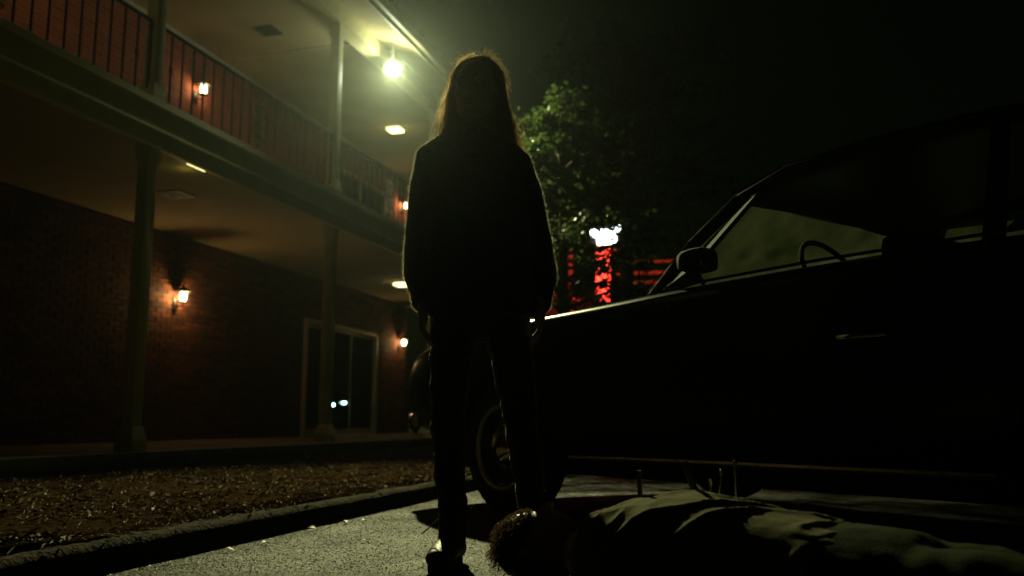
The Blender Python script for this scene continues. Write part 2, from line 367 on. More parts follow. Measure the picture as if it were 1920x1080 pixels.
# leaves and scraps lying on the asphalt against the curb
leafspots = [(-1.90, 2.83, .05, .3), (-1.87, 3.02, .045, 1.2), (-1.93, 3.48, .055, .1), (-1.91, 3.75, .05, 2.2), (-1.86, 3.83, .04, .9), (-1.55, 3.2, .03, .5), (-1.2, 3.05, .03, 1.9), (-1.05, 4.0, .035, .2), (-.95, 4.25, .03, 2.7), (-1.4, 4.4, .03, 1.1)]
lf = MB(); n = 9
for k in range(n+1):
    t = k/n; w = .5*math.sin(math.pi*min(1, t*1.02))**.8*(.6+.4*math.sin(t*9)**2); zz = .18*math.sin(t*3.2)
    lf.v += [(t-.5, -w*.55, zz+.12*w), (t-.5, 0, zz), (t-.5, w*.55, zz+.16*w)]
for k in range(n):
    a = k*3; lf.f += [(a, a+3, a+4, a+1), (a+1, a+4, a+5, a+2)]
lme = lf.mesh('fallen_leaf')
for i, (x, y, s, a) in enumerate(leafspots):
    o = link('fallen_leaf', lme, 'leaf_dry', smooth='all'); o.location = (x, y, .006); o.scale = (s, s, s); o.rotation_euler = (.1*(i % 3), .12*(i % 2), a)
    if i < 5: tag(o, 'dry curled leaf lying on the asphalt against the curb', 'leaf', 'fallen leaves along the curb')
    else: tag(o, 'small dark scrap of leaf lying out on the lit asphalt', 'leaf', 'leaf scraps on the open asphalt')

# ------------------------------------------------------------------ the motel
motel = thing('motel_building', 'two-storey brick motel with open gallery, cream columns and balcony slab', 'building', (XW, 8, 0))
OFF = Vector((-XW, -8, 0))
def mpart(mb, name, mat, parent=None, smooth=False, **k):       # a part given in world coordinates
    mb.v = [tuple(Vector(v)+OFF) for v in mb.v]
    return mb.build(name, mat, parent or motel, smooth, **k)
DY0, DY1, DZ1 = 13.75, 16.65, 2.24
w = MB()
w.box(XW-.25, XW-.012, 0, DY0, ZW, ZS0+.05); w.box(XW-.25, XW-.012, DY1, YE, ZW, ZS0+.05); w.box(XW-.25, XW-.012, DY0, DY1, DZ1, ZS0+.05)
lower_wall = mpart(w, 'lower_wall', 'mortar')
BL, BH, PI_, PC = .203, .0575, .213, .0675
bm_ = MB().box(-.01, .012, -BL/2, BL/2, -BH/2, BH/2, .004); bme = bm_.mesh('brick'); bme.materials.append(M['brick1'])
cand = []
r_ = 0; z = ZW+.04
while z < ZS0+.03:
    y = 5.2+(PI_/2 if r_ % 2 else 0)
    while y < YE-.1:
        if not (DY0-.19 < y < DY1+.19 and z < DZ1+.11): cand.append((y, z))
        y += PI_
    z += PC; r_ += 1
cand.sort(key=lambda c: ((c[0]-10.25)/1.1)**2+((c[1]-2.0)/.75)**2)
for y, z in cand[:300]:
    o = bpy.data.objects.new('brick', bme); COL.objects.link(o); o.parent = lower_wall
    o.location = Vector((XW-.012+random.uniform(-.0035, .003), y+random.uniform(-.003, .003), z+random.uniform(-.002, .002)))+OFF
bs = MB()
for y, z in cand[300:]:
    e = random.uniform(-.003, .003); bs.box(XW-.022, XW+e, y-BL/2, y+BL/2, z-BH/2, z+BH/2)
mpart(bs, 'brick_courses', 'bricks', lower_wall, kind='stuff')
w = MB(); UY0, UY1, UZ1 = 14.6, 16.9, 5.27
w.box(XW-.25, XW, 0, UY0, ZS1, ZU); w.box(XW-.25, XW, UY1, YE, ZS1, ZU); w.box(XW-.25, XW, UY0, UY1, UZ1, ZU)
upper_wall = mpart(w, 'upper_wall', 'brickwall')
mpart(MB().box(XW-8, XW-.26, YE-.25, YE, ZW, ZU), 'end_wall', 'brickwall')
mpart(MB().box(XW-8, XC+.12, 0, YE+.3, ZS0+.09, ZS1-.02), 'balcony_slab', 'ceil')
fa = MB(); fa.box(XC+.125, XC+.17, 0, YE+.35, ZS0, ZS1-.07); fa.box(XC+.125, XC+.195, 0, YE+.36, ZS1-.066, ZS1)
fa.box(XC+.13, XC+.185, 0, YE+.355, ZS0+.16, ZS0+.185)
mpart(fa, 'slab_fascia', 'cream')
mpart(MB().box(XW-8, XC+.1, 0, YE+.3, ZU, ZU+.1), 'upper_ceiling', 'ceil')
b = MB(); b.box(XW, XW+.035, 0, YE, ZU-.1, ZU-.001, .006); mpart(b, 'wall_cornice', 'trim', smooth=True)
b = MB(); b.box(XC-.11, XC+.11, 0, YE+.3, ZU-.14, ZU+.2); mpart(b, 'gallery_beam', 'cream')
for yb in (7.4, 11.02, 14.5):  # thin pale strips across the upper gallery ceiling
    b = MB(); b.box(XW+.04, XC-.115, yb-.02, yb+.02, ZU-.016, ZU-.001); mpart(b, 'ceiling_strip', 'trim')
rf = MB()    # sloping eave and roof
EX, EZ = -4.86, 5.86
rings = [[(XC-.12, y, ZU+.21), (EX, y, EZ), (EX, y, EZ+.17), (XW-4, y, EZ+2.6), (XW-4, y, ZU+.21)] for y in (0, YE+.5)]
rf.loft(rings); roof = mpart(rf, 'roof', 'roof')
rings = [[(XC+.112, y, ZU+.08), (EX-.02, y, EZ-.035), (EX-.02, y, EZ-.004), (XC+.112, y, ZU+.11)] for y in (0, YE+.5)]
mpart(MB().loft(rings), 'eave_soffit', 'ceil')
mpart(MB().box(EX-.018, EX+.012, 0, YE+.52, EZ-.08, EZ+.16), 'eave_fascia', 'cream')
g = MB(); pr = [(.012, .06), (.012, -.04), (.03, -.055), (.08, -.055), (.105, -.03), (.115, .03), (.105, .06), (.115, .072), (.123, .065), (.127, .03), (.115, -.04), (.085, -.068), (.02, -.068), (.003, -.05), (.003, .06)]
g.loft([[(EX+.012+a, y, EZ+.03+b_) for a, b_ in pr] for y in (0, YE+.54)]); mpart(g, 'gutter', 'cream', smooth=True)
# columns: shaft, plinth, capital
def column(y, z0, z1, lower):
    hw = .062; c = MB().box(XC-hw, XC+hw, y-hw, y+hw, z0+.12, z1-.12, .01); col = mpart(c, 'column', 'cream', smooth=True)
    p = MB(); a = .095 if lower else .09
    p.loft([[(XC+sx*q, y+sy*q, zz) for sx, sy in ((-1, -1), (1, -1), (1, 1), (-1, 1))] for q, zz in ((a, z0), (a, z0+.10), (a-.006, z0+.125), (hw+.014, z0+.19), (hw+.004, z0+.215))])
    mpart(p, 'plinth', 'cream', col)
    p = MB(); p.loft([[(XC+sx*q, y+sy*q, zz) for sx, sy in ((-1, -1), (1, -1), (1, 1), (-1, 1))] for q, zz in ((hw+.004, z1-.2), (hw+.010, z1-.17), (hw+.018, z1-.1), (hw+.018, z1))])
    mpart(p, 'capital', 'cream', col)
    if lower:
        f = MB()
        for s in (-1, 1): f.box(XC+s*.03-.004, XC+s*.03+.004, y-hw-.004, y-hw+.001, z0+.3, z1-.3)
        mpart(f, 'flute', 'trim', col)
CY = [3.13, 6.65, 10.17, 13.69, 17.21]
for y in CY:
    column(y, ZW, ZS0+.085, True); column(y, ZS1, ZU-.14, False)
# sliding door with curtains
fr = MB()
for y in (DY0, DY1-.07): fr.box(XW-.06, XW+.045, y, y+.07, ZW+.001, DZ1, .006)
fr.box(XW-.06, XW+.042, DY0+.07, DY1-.07, DZ1-.08, DZ1-.001, .006); fr.box(XW-.06, XW+.03, DY0+.07, DY1-.07, ZW+.001, ZW+.05)
door = mpart(fr, 'sliding_door', 'trim', smooth=True)
ys = [DY0+.07, 14.62, 15.55, DY1-.07]
for i in range(3):
    s = MB(); a, b_ = ys[i], ys[i+1]; x = XW-.03+.022*(i % 2)
    for y in (a, b_-.045): s.box(x, x+.02, y, y+.045, ZW+.055, DZ1-.085)
    s.box(x, x+.02, a+.046, b_-.046, ZW+.055, ZW+.12); s.box(x, x+.02, a+.046, b_-.046, DZ1-.14, DZ1-.085)
    mpart(s, 'sash', 'trim', door)
    mpart(MB().box(x+.006, x+.012, a+.046, b_-.046, ZW+.122, DZ1-.142), 'pane', 'glass', door)
cu = MB(); pts = []
for k in range(241):
    y = lerp(DY0+.02, DY1-.02, k/240); pts.append((XW-.085+.022*math.sin(y*34)+.010*math.sin(y*13+1), y))
for x, y in pts: cu.v += [(x, y, ZW+.06), (x, y, DZ1-.06)]
cu.f = [(2*i, 2*i+2, 2*i+3, 2*i+1) for i in range(240)]; mpart(cu, 'curtain', 'curtain', door, smooth='all')
for yk, zk in ((14.80, .755), (15.25, .80)):  # two small cyan knobs, made to glow by emission
    k = MB().lathe([(.0, .05), (.018, .048), (.024, .03), (.024, .012), (.03, .008), (.03, 0), (0, 0)], 16, 'x', (XW+.046 if yk < 14.5 else XW+.02, yk, zk)); mpart(k, 'glowing_knob', 'knob_glow', door, smooth=True)
mpart(MB().box(XW-.5, XW-.25, DY0-.3, DY1+.3, ZW, ZS0), 'dark_room_back', 'dark_room')
mpart(MB().box(XW-.5, XW-.25, UY0-.3, UY1+.3, ZS1, ZU), 'dark_room_back', 'dark_room')
fr = MB()
for y in (UY0, UY1-.07): fr.box(XW-.06, XW+.045, y, y+.07, ZS1+.001, UZ1, .006)
fr.box(XW-.06, XW+.042, UY0+.07, UY1-.07, UZ1-.09, UZ1-.001, .006); fr.box(XW-.05, XW+.03, 15.68, 15.75, ZS1+.01, UZ1-.091)
ud = mpart(fr, 'balcony_door', 'trim', smooth=True)
for a, b_ in ((UY0+.07, 15.68), (15.75, UY1-.07)): mpart(MB().box(XW-.02, XW-.012, a, b_, ZS1+.01, UZ1-.092), 'pane', 'glass', ud)
cu = MB()
for k in range(181):
    y = lerp(UY0+.02, UY1-.02, k/180); x = XW-.13+.03*math.sin(y*36); cu.v += [(x, y, ZS1+.03), (x, y, UZ1-.05)]
cu.f = [(2*i, 2*i+2, 2*i+3, 2*i+1) for i in range(180)]; mpart(cu, 'curtain', 'curtain', ud, smooth='all')

# balcony railings, one to each bay
def railing(y0, y1, label):
    t = thing('balcony_railing', label, 'railing', (XC, (y0+y1)/2, ZS1), 0, 'iron railings along the upper gallery')
    h = (y1-y0)/2-.07
    MB().box(-.02, .02, -h, h, .80, .822, .005).build('top_rail', 'iron', t, True)
    MB().box(-.014, .014, -h, h, .075, .09, .003).build('bottom_rail', 'iron', t, True)
    n = 20; bal = MB().box(-.0075, .0075, -.0075, .0075, .0905, .7995).mesh('baluster')
    for k in range(1, n):
        o = link('baluster', bal, 'iron', t); o.location = (0, -h+2*h*k/n, 0)
    for s in (-1, 1):
        MB().box(-.012, .012, s*h-.012, s*h+.012, .02, .799).build('end_post', 'iron', t)
        MB().box(-.02, .02, s*(h+.01)-.02, s*(h+.01)+.02, .72, .80, .008).build('wall_bracket', 'iron', t, True)
        c = MB(); yk = s*(h-2*h/n)
        for q in range(4):
            a = q*math.pi/2+math.pi/4
            c.loft([[(.009*sx, yk+.009*sx2, .43) for sx, sx2 in ((1, 0), (0, 1), (-1, 0), (0, -1))], [(.002*sx, yk+math.cos(a)*.055+.002*sx2, .43+math.sin(a)*.06) for sx, sx2 in ((1, 0), (0, 1), (-1, 0), (0, -1))]])
        c.ell((0, yk, .43), (.018, .02, .026), 10, 6); c.build('star_collar', 'iron', t, True)
    o = MB()
    for zc, rr, side in ((.28, .046, 1), (.37, .036, -1), (.46, .050, 1), (.55, .038, -1), (.63, .042, 1), (.20, .034, -1)):
        for s in (-1, 1):
            pts = []
            for k in range(22):
                a = k/21*math.pi*2.6; r2 = rr*(1-.62*k/21)
                pts.append((.014*math.sin(k), s*(rr+.012)-s*r2*math.cos(a), zc+side*r2*math.sin(a)))
            o.tube(pts, .009, 6)
            o.ell((.004, s*(rr+.014), zc), (.012, .011, .013), 8, 6)
    for zc in (.2, .63): o.ell((0, 0, zc), (.016, .018, .035), 10, 8)
    for zc in (.34, .47): o.ell((.008, 0, zc), (.016, .014, .05), 10, 8)
    o.build('scroll_casting', 'ironlit', t, True)
railing(CY[0], CY[1], 'dark iron balcony railing in the nearest bay, at the upper left corner')
railing(CY[1], CY[2], 'iron balcony railing with scroll casting coloured as lit between the two nearest upper columns')
railing(CY[2], CY[3], 'iron balcony railing in front of the pale-framed upstairs door')
railing(CY[3], CY[4], 'farthest iron balcony railing, mostly hidden behind the standing person')

# wall lanterns
def sconce(y, z, label, power):
    t = thing('wall_lantern', label, 'wall lantern', (XW+.006, y, z), 0, 'lit wall lanterns of the motel')
    MB().box(0, .02, -.045, .045, -.20, -.02, .008).build('backplate', 'black_metal', t, True)
    MB().tube([(.02, 0, -.13), (.07, 0, -.15), (.12, 0, -.13), (.13, 0, -.09)], .009, 8).build('arm', 'black_metal', t, True)
    MB().lathe([(0, -.105), (.03, -.10), (.06, -.085), (.06, -.075), (0, -.075)], 12, 'z', (.13, 0, 0)).build('base_tray', 'black_metal', t, True)
    c = MB().lathe([(.105, .05), (.10, .062), (.055, .105), (.02, .12), (.012, .15), (0, .155)], 12, 'z', (.13, 0, 0)); c.lathe([(.105, .05), (0, .056)], 12, 'z', (.13, 0, 0)); c.build('cap', 'black_metal', t, True)
    g = MB().lathe([(.030, -.073), (.042, -.03), (.044, .01), (.036, .045), (0, .049)], 16, 'z', (.13, 0, 0)); g.build('lit_glass', 'glass_frost', t, True)
    for k in range(4):
        a = k*math.pi/2+.785; MB().tube([(.13+.058*math.cos(a), .058*math.sin(a), -.078), (.13+.08*math.cos(a), .08*math.sin(a), .052)], .0045, 6).build('cage_bar', 'black_metal', t)
    for s in (-1, 1):
        l = bpy.data.lights.new('lantern_light', 'POINT'); l.energy = power; l.color = (1, .58, .2); l.shadow_soft_size = .03
        lo = bpy.data.objects.new('lantern_light', l); COL.objects.link(lo); lo.parent = t; lo.location = (.13, s*.062, -.01)
sconce(10.25, 2.15, 'lit wall lantern glowing on bricks between the two lower columns', 9)
sconce(17.75, 2.15, 'lit wall lantern right of the glass sliding door downstairs', 6)
sconce(10.45, 5.18, 'lit upstairs wall lantern seen through the second bay railing', 1.2)
sconce(17.75, 5.18, 'lit upstairs wall lantern beside the standing person\'s arm', 4)

# ceiling lights and vents
def flush(x, y, z, label, pw, lens=True):
    t = thing('ceiling_light', label, 'ceiling light', (x, y, z), 0, 'square ceiling lights under the galleries')
    MB().box(-.16, .16, -.16, .16, -.022, -.001, .006).build('frame', 'trim', t, True)
    MB().box(-.13, .13, -.13, .13, -.075 if lens else -.04, -.0225, .02 if lens else .006).build('lens', 'flush', t, True)
    l = bpy.data.lights.new('ceiling_lamp', 'POINT'); l.energy = pw; l.color = (1, .82, .18); l.shadow_soft_size = .12
    lo = bpy.data.objects.new('ceiling_lamp', l); COL.objects.link(lo); lo.parent = t; lo.location = (0, 0, -.19) if lens else (-.6, .1, -.06)
    return t
flush(-6.66, 14.65, ZU, 'glowing square ceiling light under the upper gallery below the floodlight', 1.2)
flush(-5.45, 7.35, ZS0+.09, 'ceiling light tucked behind the slab edge beside the nearest lower column', .18, False).scale = (.42, 1.1, 1)
flush(-6.66, 7.3, ZU, 'upper gallery ceiling light over the nearest railing bays, above the frame', 3)
flush(-6.66, 3.6, ZU, 'upper gallery ceiling light farthest to the left, above the frame', 2.4)
flush(-6.62, 15.0, ZS0+.09, 'glowing ceiling light under the lower gallery beside the person\'s sleeve', .35)
def vent(x, y, z, label):
    t = thing('ceiling_vent', label, 'vent', (x, y, z), 0, 'dark square ceiling vents')
    f = MB()
    for a in (-1, 1):
        f.box(a*.13-.02, a*.13+.02, -.15, .15, -.014, -.001); f.box(-.109, .109, a*.13-.02, a*.13+.02, -.014, -.001)
    f.build('frame', 'grille', t)
    MB().box(-.109, .109, -.109, .109, -.0018, -.0008).build('backing', 'dark_room', t)
    s = MB().box(-.108, .108, -.006, .006, -.012, -.002).mesh('slat')
    for k in range(7):
        o = link('slat', s, 'grille', t); o.location = (0, -.09+.03*k, 0)
vent(-6.65, 10.3, ZU, 'dark square vent in the upper gallery ceiling')
vent(-6.45, 8.3, ZS0+.09, 'dark square vent in the lower gallery ceiling')

# floodlight hung from the eave
LAMP = Vector((-5.15, 11.226, 5.475)); AIM = (Vector((-.3, 1.8, 0))-LAMP).normalized()
fl = thing('floodlight', 'blinding greenish white floodlight hanging from the roof eave', 'floodlight', LAMP)
q = AIM.to_track_quat('-Z', 'Y').to_matrix()
MB().tube([(-.02, .01, .50), (-.02, .01, .16)], .014, 8).build('stem', 'housing', fl)
h = MB(); h.box(-.11, .11, -.09, .09, .05, .16, .02); h.v = [tuple(q @ Vector(v)) for v in h.v]; h.build('housing', 'housing', fl, True)
h = MB().tube([(-.02, .01, .17), (-.15, 0, .09), (-.15, 0, -.02)], .009, 6); h.build('bracket', 'housing', fl)
h = MB().ell((0, 0, -.01), (.088, .088, .075), 24, 16, q); h.build('lens', 'flood', fl, 'all')
l = bpy.data.lights.new('flood_beam', 'SPOT'); l.energy = 4100; l.color = (1, 1, .46); l.spot_size = R(58); l.spot_blend = 1; l.shadow_soft_size = .075
lo = bpy.data.objects.new('flood_beam', l); COL.objects.link(lo); lo.parent = fl; lo.location = AIM*.11; lo.rotation_euler = AIM.to_track_quat('-Z', 'Y').to_euler()

# ------------------------------------------------------------------ trees
def tree(name, label, loc, hgt, spread, nl, mat, seed, lsz, base=.3, lean=(0, 0)):
    rn = random.Random(seed); t = thing(name, label, 'tree', loc)
    tk = MB(); tp = []; tr = []
    for k in range(14):
        f = k/13; tp.append(Vector((lean[0]*f+.10*mnoise.noise(Vector((f*3, seed, 0))), lean[1]*f+.10*mnoise.noise(Vector((seed, f*3, 0))), hgt*f))); tr.append(.13*(1-f)**.8*hgt/6+.012)
    tk.tube(tp, tr, 10)
    leaves = MB(); tips = []
    nb = 46
    for k in range(nb):
        f = lerp(base, .98, (k+rn.random())/nb); p0 = tp[int(f*13)].lerp(tp[min(13, int(f*13)+1)], f*13 % 1)
        a = k*2.4+rn.uniform(-.4, .4); prof = math.sin(math.pi*min(1, (1.02-f)/(1.02-base))**.7*.62)+.12
        L_ = spread*prof*rn.uniform(.55, 1.15); el = rn.uniform(.05, .5)
        pts = []; p = p0.copy(); d = Vector((math.cos(a)*math.cos(el), math.sin(a)*math.cos(el), math.sin(el)))
        for s in range(7):
            pts.append(p.copy()); d = (d+Vector((rn.gauss(0, .14), rn.gauss(0, .14), rn.gauss(-.05, .1)))).normalized(); p = p+d*L_/6
            if s > 1:
                for _ in range(3):
                    dd = (d+Vector((rn.gauss(0, .7), rn.gauss(0, .7), rn.gauss(0, .4)))).normalized(); tips.append((pts[-1], pts[-1]+dd*L_*rn.uniform(.12, .33)))
        tk.tube(pts, [.03*(1-s/7)*hgt/6+.004 for s in range(7)], 6)
    for p, q_ in tips: tk.tube([p, q_], [.006, .002], 4, cap=False)
    per = max(1, nl//len(tips))
    for p, q_ in tips:
        for _ in range(per):
            c = p.lerp(q_, rn.random()**.7*1.1)+Vector((rn.gauss(0, .05), rn.gauss(0, .05), rn.gauss(0, .045)))
            d = (q_-p).normalized()*.7+Vector((rn.gauss(0, .6), rn.gauss(0, .6), rn.gauss(-.2, .5))); d.normalize()
            s = d.cross(Vector((rn.gauss(0, .5), rn.gauss(0, .5), 1))).normalized(); l = lsz*rn.uniform(.6, 1.35); wd = l*.36
            leaves.add([c, c+d*l*.45+s*wd, c+d*l, c+d*l*.45-s*wd], [(0, 1, 2, 3)])
    me = bpy.data.meshes.new('trunk'); me.from_pydata(tk.v, [], tk.f); me.update(); link('trunk', me, 'bark', t, True)
    me = bpy.data.meshes.new('crown'); me.from_pydata(leaves.v, [], leaves.f); me.update(); link('crown', me, mat, t)
    return t
tree('broadleaf_tree', 'green leafy tree lit by the floodlight, right behind the standing person', (-2.10, 8.9, .06), 3.8, 1.08, 12500, 'leaf', 5, .058, .33)
tree('dark_tree', 'taller unlit tree in front of the red and white roadside sign', (-2.6, 16.0, 0), 7.6, 2.0, 11000, 'leaf2', 11, .10, .56)
tree('dark_tree', 'small dark tree standing farther right, above the car hood', (.4, 21.5, 0), 6.2, 2.2, 9000, 'leaf2', 23, .10, .2)

# ------------------------------------------------------------------ roadside sign and the far building
SY = 45
sc_ = cc((1145-960)/1670*SY*1.01, SY)
sg = thing('roadside_sign', 'tall roadside sign, white lit panel above a red lit tower', 'sign', sc_, YAW)
k_ = SY/38
for x in (-.28, .28): MB().box(x-.06-.35*k_, x+.06-.35*k_, -.06, .06, 0, 8.0*k_).build('tower_post', 'signdark', sg)
MB().box(-.62*k_-.06, -.05*k_, -.12, .16, 5.0*k_, 7.75*k_).build('tower_box', 'signdark', sg)
MB().box(-.62*k_, -.04*k_, -.16, -.122, 4.4*k_, 7.8*k_).build('red_backing', 'signredim', sg)
rn = random.Random(4); rb = MB().ell((0, 0, 0), (.135, .08, .135), 10, 8).mesh('red_bulb')
for r_ in range(17):
    for c_ in range(3):
        o = link('red_bulb', rb, 'signred', sg, 'all'); o.location = ((-.52+.19*c_+rn.gauss(0, .015))*k_, -.2, (4.5+.2*r_+rn.gauss(0, .02))*k_); o.scale = [rn.uniform(.7, 1.25)]*3
MB().box(-.85*k_, .68*k_, .02, .18, 8.0*k_, 8.85*k_).build('sign_box', 'signdark', sg)
# slanted lower face and the two end letters of the word above
wb = MB().ell((0, 0, 0), (.12, .06, .12), 10, 8).mesh('white_bulb')
for x0, x1, z0, z1 in ((-.45, .2, 8.10, 8.32), (-.34, .1, 8.36, 8.56), (-.72, -.48, 8.44, 8.58)):
    x = x0
    while x <= x1:
        for z in (z0, (z0+z1)/2, z1):
            if rn.random() < .9: o = link('white_bulb', wb, 'signwhite', sg, 'all'); o.location = ((x+rn.gauss(0, .012))*k_, -.02, (z+.08*x+rn.gauss(0, .012))*k_)
        x += .105
for ch, x, s in (('N', .14, .42), ('G', .39, .42)):
    cu_ = bpy.data.curves.new('letter', 'FONT'); cu_.body = ch; cu_.size = s*k_; cu_.extrude = .03; cu_.offset = .022
    o = bpy.data.objects.new('tmp', cu_); COL.objects.link(o); dg = bpy.context.evaluated_depsgraph_get(); dg.update()
    me = bpy.data.meshes.new_from_object(o.evaluated_get(dg)); bpy.data.objects.remove(o)
    o = link('letter', me, 'signwhite', sg); o.rotation_euler = (R(90), 0, 0); o.location = (x*k_, -.04, (8.50+.1*x)*k_)
for i, (x, z) in enumerate(((-.68, 8.93), (-.38, 9.02), (-.28, 9.03), (-.02, 9.26), (.12, 9.05), (.34, 9.1))):
    MB().ell((x*k_, 0, z*k_), (.05, .05, .05), 10, 8).build('bulb', 'bulb_yel', sg, 'all')
    MB().tube([(x*k_, 0, z*k_), (x*k_, .06, 8.8*k_)], .012, 6).build('bulb_stem', 'signdark', sg)
for x, z0, z1 in ((-1.72, 5.0, 7.7), (-1.42, 4.8, 6.1)): MB().tube([(x*k_, -.1, z0*k_), (x*k_, -.1, z1*k_)], .09, 8).build('red_tube', 'signredim', sg, True)
for x0, x1, z, rr in ((.12, .75, 7.72, .09), (.3, 2.6, 6.7, .07), (-2.6, -.7, 6.95, .06), (.6, 3.0, 7.2, .05)): MB().tube([(x0*k_, .1, z*k_), (x1*k_, .1, (z+.08)*k_)], rr, 8).build('dim_red_tube', 'signredim', sg, True)
fb = thing('far_building', 'dim two-storey building with red light tubes beyond the trees', 'building', cc(4.5, 58), YAW)
MB().box(-10, 11, 0, 9, 0, 9.2).build('wall', 'farwall', fb)
MB().box(-10.5, 11.5, -.6, 9.6, 9.2, 9.7).build('roof', 'roof', fb)
for x in (-1.1, -.55): MB().tube([(x, -.2, 6.2), (x, -.2, 10.6 if x < -1 else 8.4)], .09, 8).build('red_tube', 'signred', fb)
for (x0, x1, z) in ((2.2, 5.2, 10.0), (-1.2, 2.0, 8.1), (5.0, 8.5, 9.0)): MB().tube([(x0, -.75, z-.6), (x1, -.75, z-.6)], .06, 8).build('eave_tube', 'signredim', fb)
for x in (-8, -4.6, 1.2, 4.8, 8.4):
    w_ = MB().box(x-.9, x+.9, -.04, -.002, 5.6, 7.6).build('window', 'trim', fb); MB().box(x-.78, x+.78, -.06, -.042, 5.72, 7.48).build('pane', 'dark_room', w_)
MB().ell((3.4, -2, 7.2), (.2, .2, .2), 10, 8).build('red_beacon', 'signred', fb, 'all')

# ------------------------------------------------------------------ the parked car
CARROT = R(53.7)
car = thing('parked_sedan', 'dark green vintage sedan with whitewall tyres parked beside the person', 'car', (.334, 4.144, 0), CARROT)
# lower body: half sections at stations along y (nose +y)
ST = [  # y, half width, sill z, belt z, crown z, tuck
 (2.53, .64, .50, .72, .76, .90), (2.50, .78, .44, .78, .82, .94), (2.41, .85, .41, .835, .87, .96), (2.22, .89, .36, .88, .925, .97), (1.9, .91, .32, .915, .96, .97),
 (1.5, .92, .30, .94, .985, .97), (1.0, .925, .295, .955, 1.005, .97), (.55, .925, .295, .97, 1.01, .97), (.3, .925, .295, .985, 1.0, .97), (-.4, .925, .30, .995, 1.005, .97), (-1.0, .925, .30, .995, 1.005, .97),
 (-1.6, .92, .30, .965, .985, .97), (-2.0, .905, .33, .945, .985, .97), (-2.35, .87, .38, .90, .945, .96), (-2.52, .80, .44, .80, .85, .94), (-2.56, .70, .5, .72, .75, .9)]
def section(y, hw, z0, zb, zc, tk):
    P = [(0, z0), (hw*.80, z0), (hw*.93, z0+.03), (hw*.985, z0+(zb-z0)*.28), (hw, z0+(zb-z0)*.55), (hw*.99, z0+(zb-z0)*.78), (hw*.965, zb-.02), (hw*.93, zb+.004), (hw*.87, zb+.012), (hw*.74, lerp(zb, zc, .55)), (hw*.4, lerp(zb, zc, .92)), (0, zc)]
    return [(x, y, z) for x, z in P]+[(-x, y, z) for x, z in reversed(P[1:-1])]
bd = MB().loft([section(*s) for s in ST])
me = baked(bd.mesh('body'), [('SUBSURF', dict(levels=2, render_levels=2))])
cut = MB()
for y in (1.4, -1.38):
    for s in (-1, 1):
        cut.lathe([(0, s*.62), (.375, s*.62), (.375, s*1.1), (0, s*1.1)], 40, 'x', (0, y, .335))
cm = cut.mesh('cut'); co = bpy.data.objects.new('tmpc', cm); COL.objects.link(co)
bo = bpy.data.objects.new('tmpb', me); COL.objects.link(bo)
md = bo.modifiers.new('b', 'BOOLEAN'); md.operation = 'DIFFERENCE'; md.object = co; md.solver = 'EXACT'
dg = bpy.context.evaluated_depsgraph_get(); dg.update(); me2 = bpy.data.meshes.new_from_object(bo.evaluated_get(dg))
bpy.data.objects.remove(bo); bpy.data.objects.remove(co)
body = link('body', me2, 'car', car, 35)
MB().box(-.6, .6, -2.3, 2.2, .2, .31).build('underbody', 'under', car)
# wheels
def wheel(x, y):
    s = -1 if x < 0 else 1
    t = MB().lathe([(.205, -.08), (.25, -.095), (.30, -.09), (.325, -.065), (.333, -.03), (.333, .03), (.325, .065), (.30, .09), (.25, .095), (.205, .08)], 48, 'x').build('wheel', 'rubber', car, True)
    t.location = (x, y, .333); t['label'] = 'wheel with black tyre, pale whitewall ring and chrome hubcap'
    MB().lathe([(.216, s*.086), (.213, s*.096), (.206, s*.101), (.198, s*.101), (.191, s*.095), (.188, s*.086)], 48, 'x').build('whitewall_ring', 'whitewall', t, True)
    MB().lathe([(.19, s*.078), (.185, s*.084), (.172, s*.07), (.15, s*.045), (.125, s*.05), (0, s*.05)], 48, 'x').build('rim', 'wheel', t, True)
    MB().lathe([(.12, s*.05), (.122, s*.062), (.112, s*.07), (.098, s*.064), (.075, s*.082), (.04, s*.096), (0, s*.10)], 40, 'x').build('hubcap', 'chrome', t, True)
for x, y in ((-.81, 1.4), (.81, 1.4), (-.81, -1.38), (.81, -1.38)): wheel(x, y)
# greenhouse
def side(s):
    return dict(A0=(s*.80, .45, .985), A1=(s*.625, .10, 1.375), B0=(s*.875, -.985, .99), B1=(s*.685, -.96, 1.415), C0=(s*.85, -1.85, .975), C1=(s*.61, -1.42, 1.36), F0=(s*.872, .08, 1.0), F1=(s*.685, -.18, 1.41))
roof_r = []
for y, zc, hw, ze in ((.13, 1.40, .615, 1.365), (.07, 1.43, .645, 1.39), (-.12, 1.465, .68, 1.42), (-.5, 1.48, .695, 1.435), (-.95, 1.47, .69, 1.425), (-1.25, 1.44, .665, 1.395), (-1.42, 1.395, .62, 1.355), (-1.47, 1.37, .60, 1.34)):
    up = [(hw, ze), (hw+.006, ze+.016), (hw*.93, lerp(ze, zc, .42)), (hw*.75, lerp(ze, zc, .72)), (hw*.4, lerp(ze, zc, .94)), (0, zc)]
    dn = [(0, zc-.03), (hw*.4, zc-.034), (hw*.75, lerp(ze, zc, .6)-.03), (hw*.95, ze-.012)]
    h_ = up+dn
    roof_r.append([(x, y, z) for x, z in up]+[(-x, y, z) for x, z in reversed(up[:-1])]+[(-x, y, z) for x, z in reversed(dn[1:])]+[(x, y, z) for x, z in dn])
MB().loft(roof_r).build('roof', 'car', car, 50)
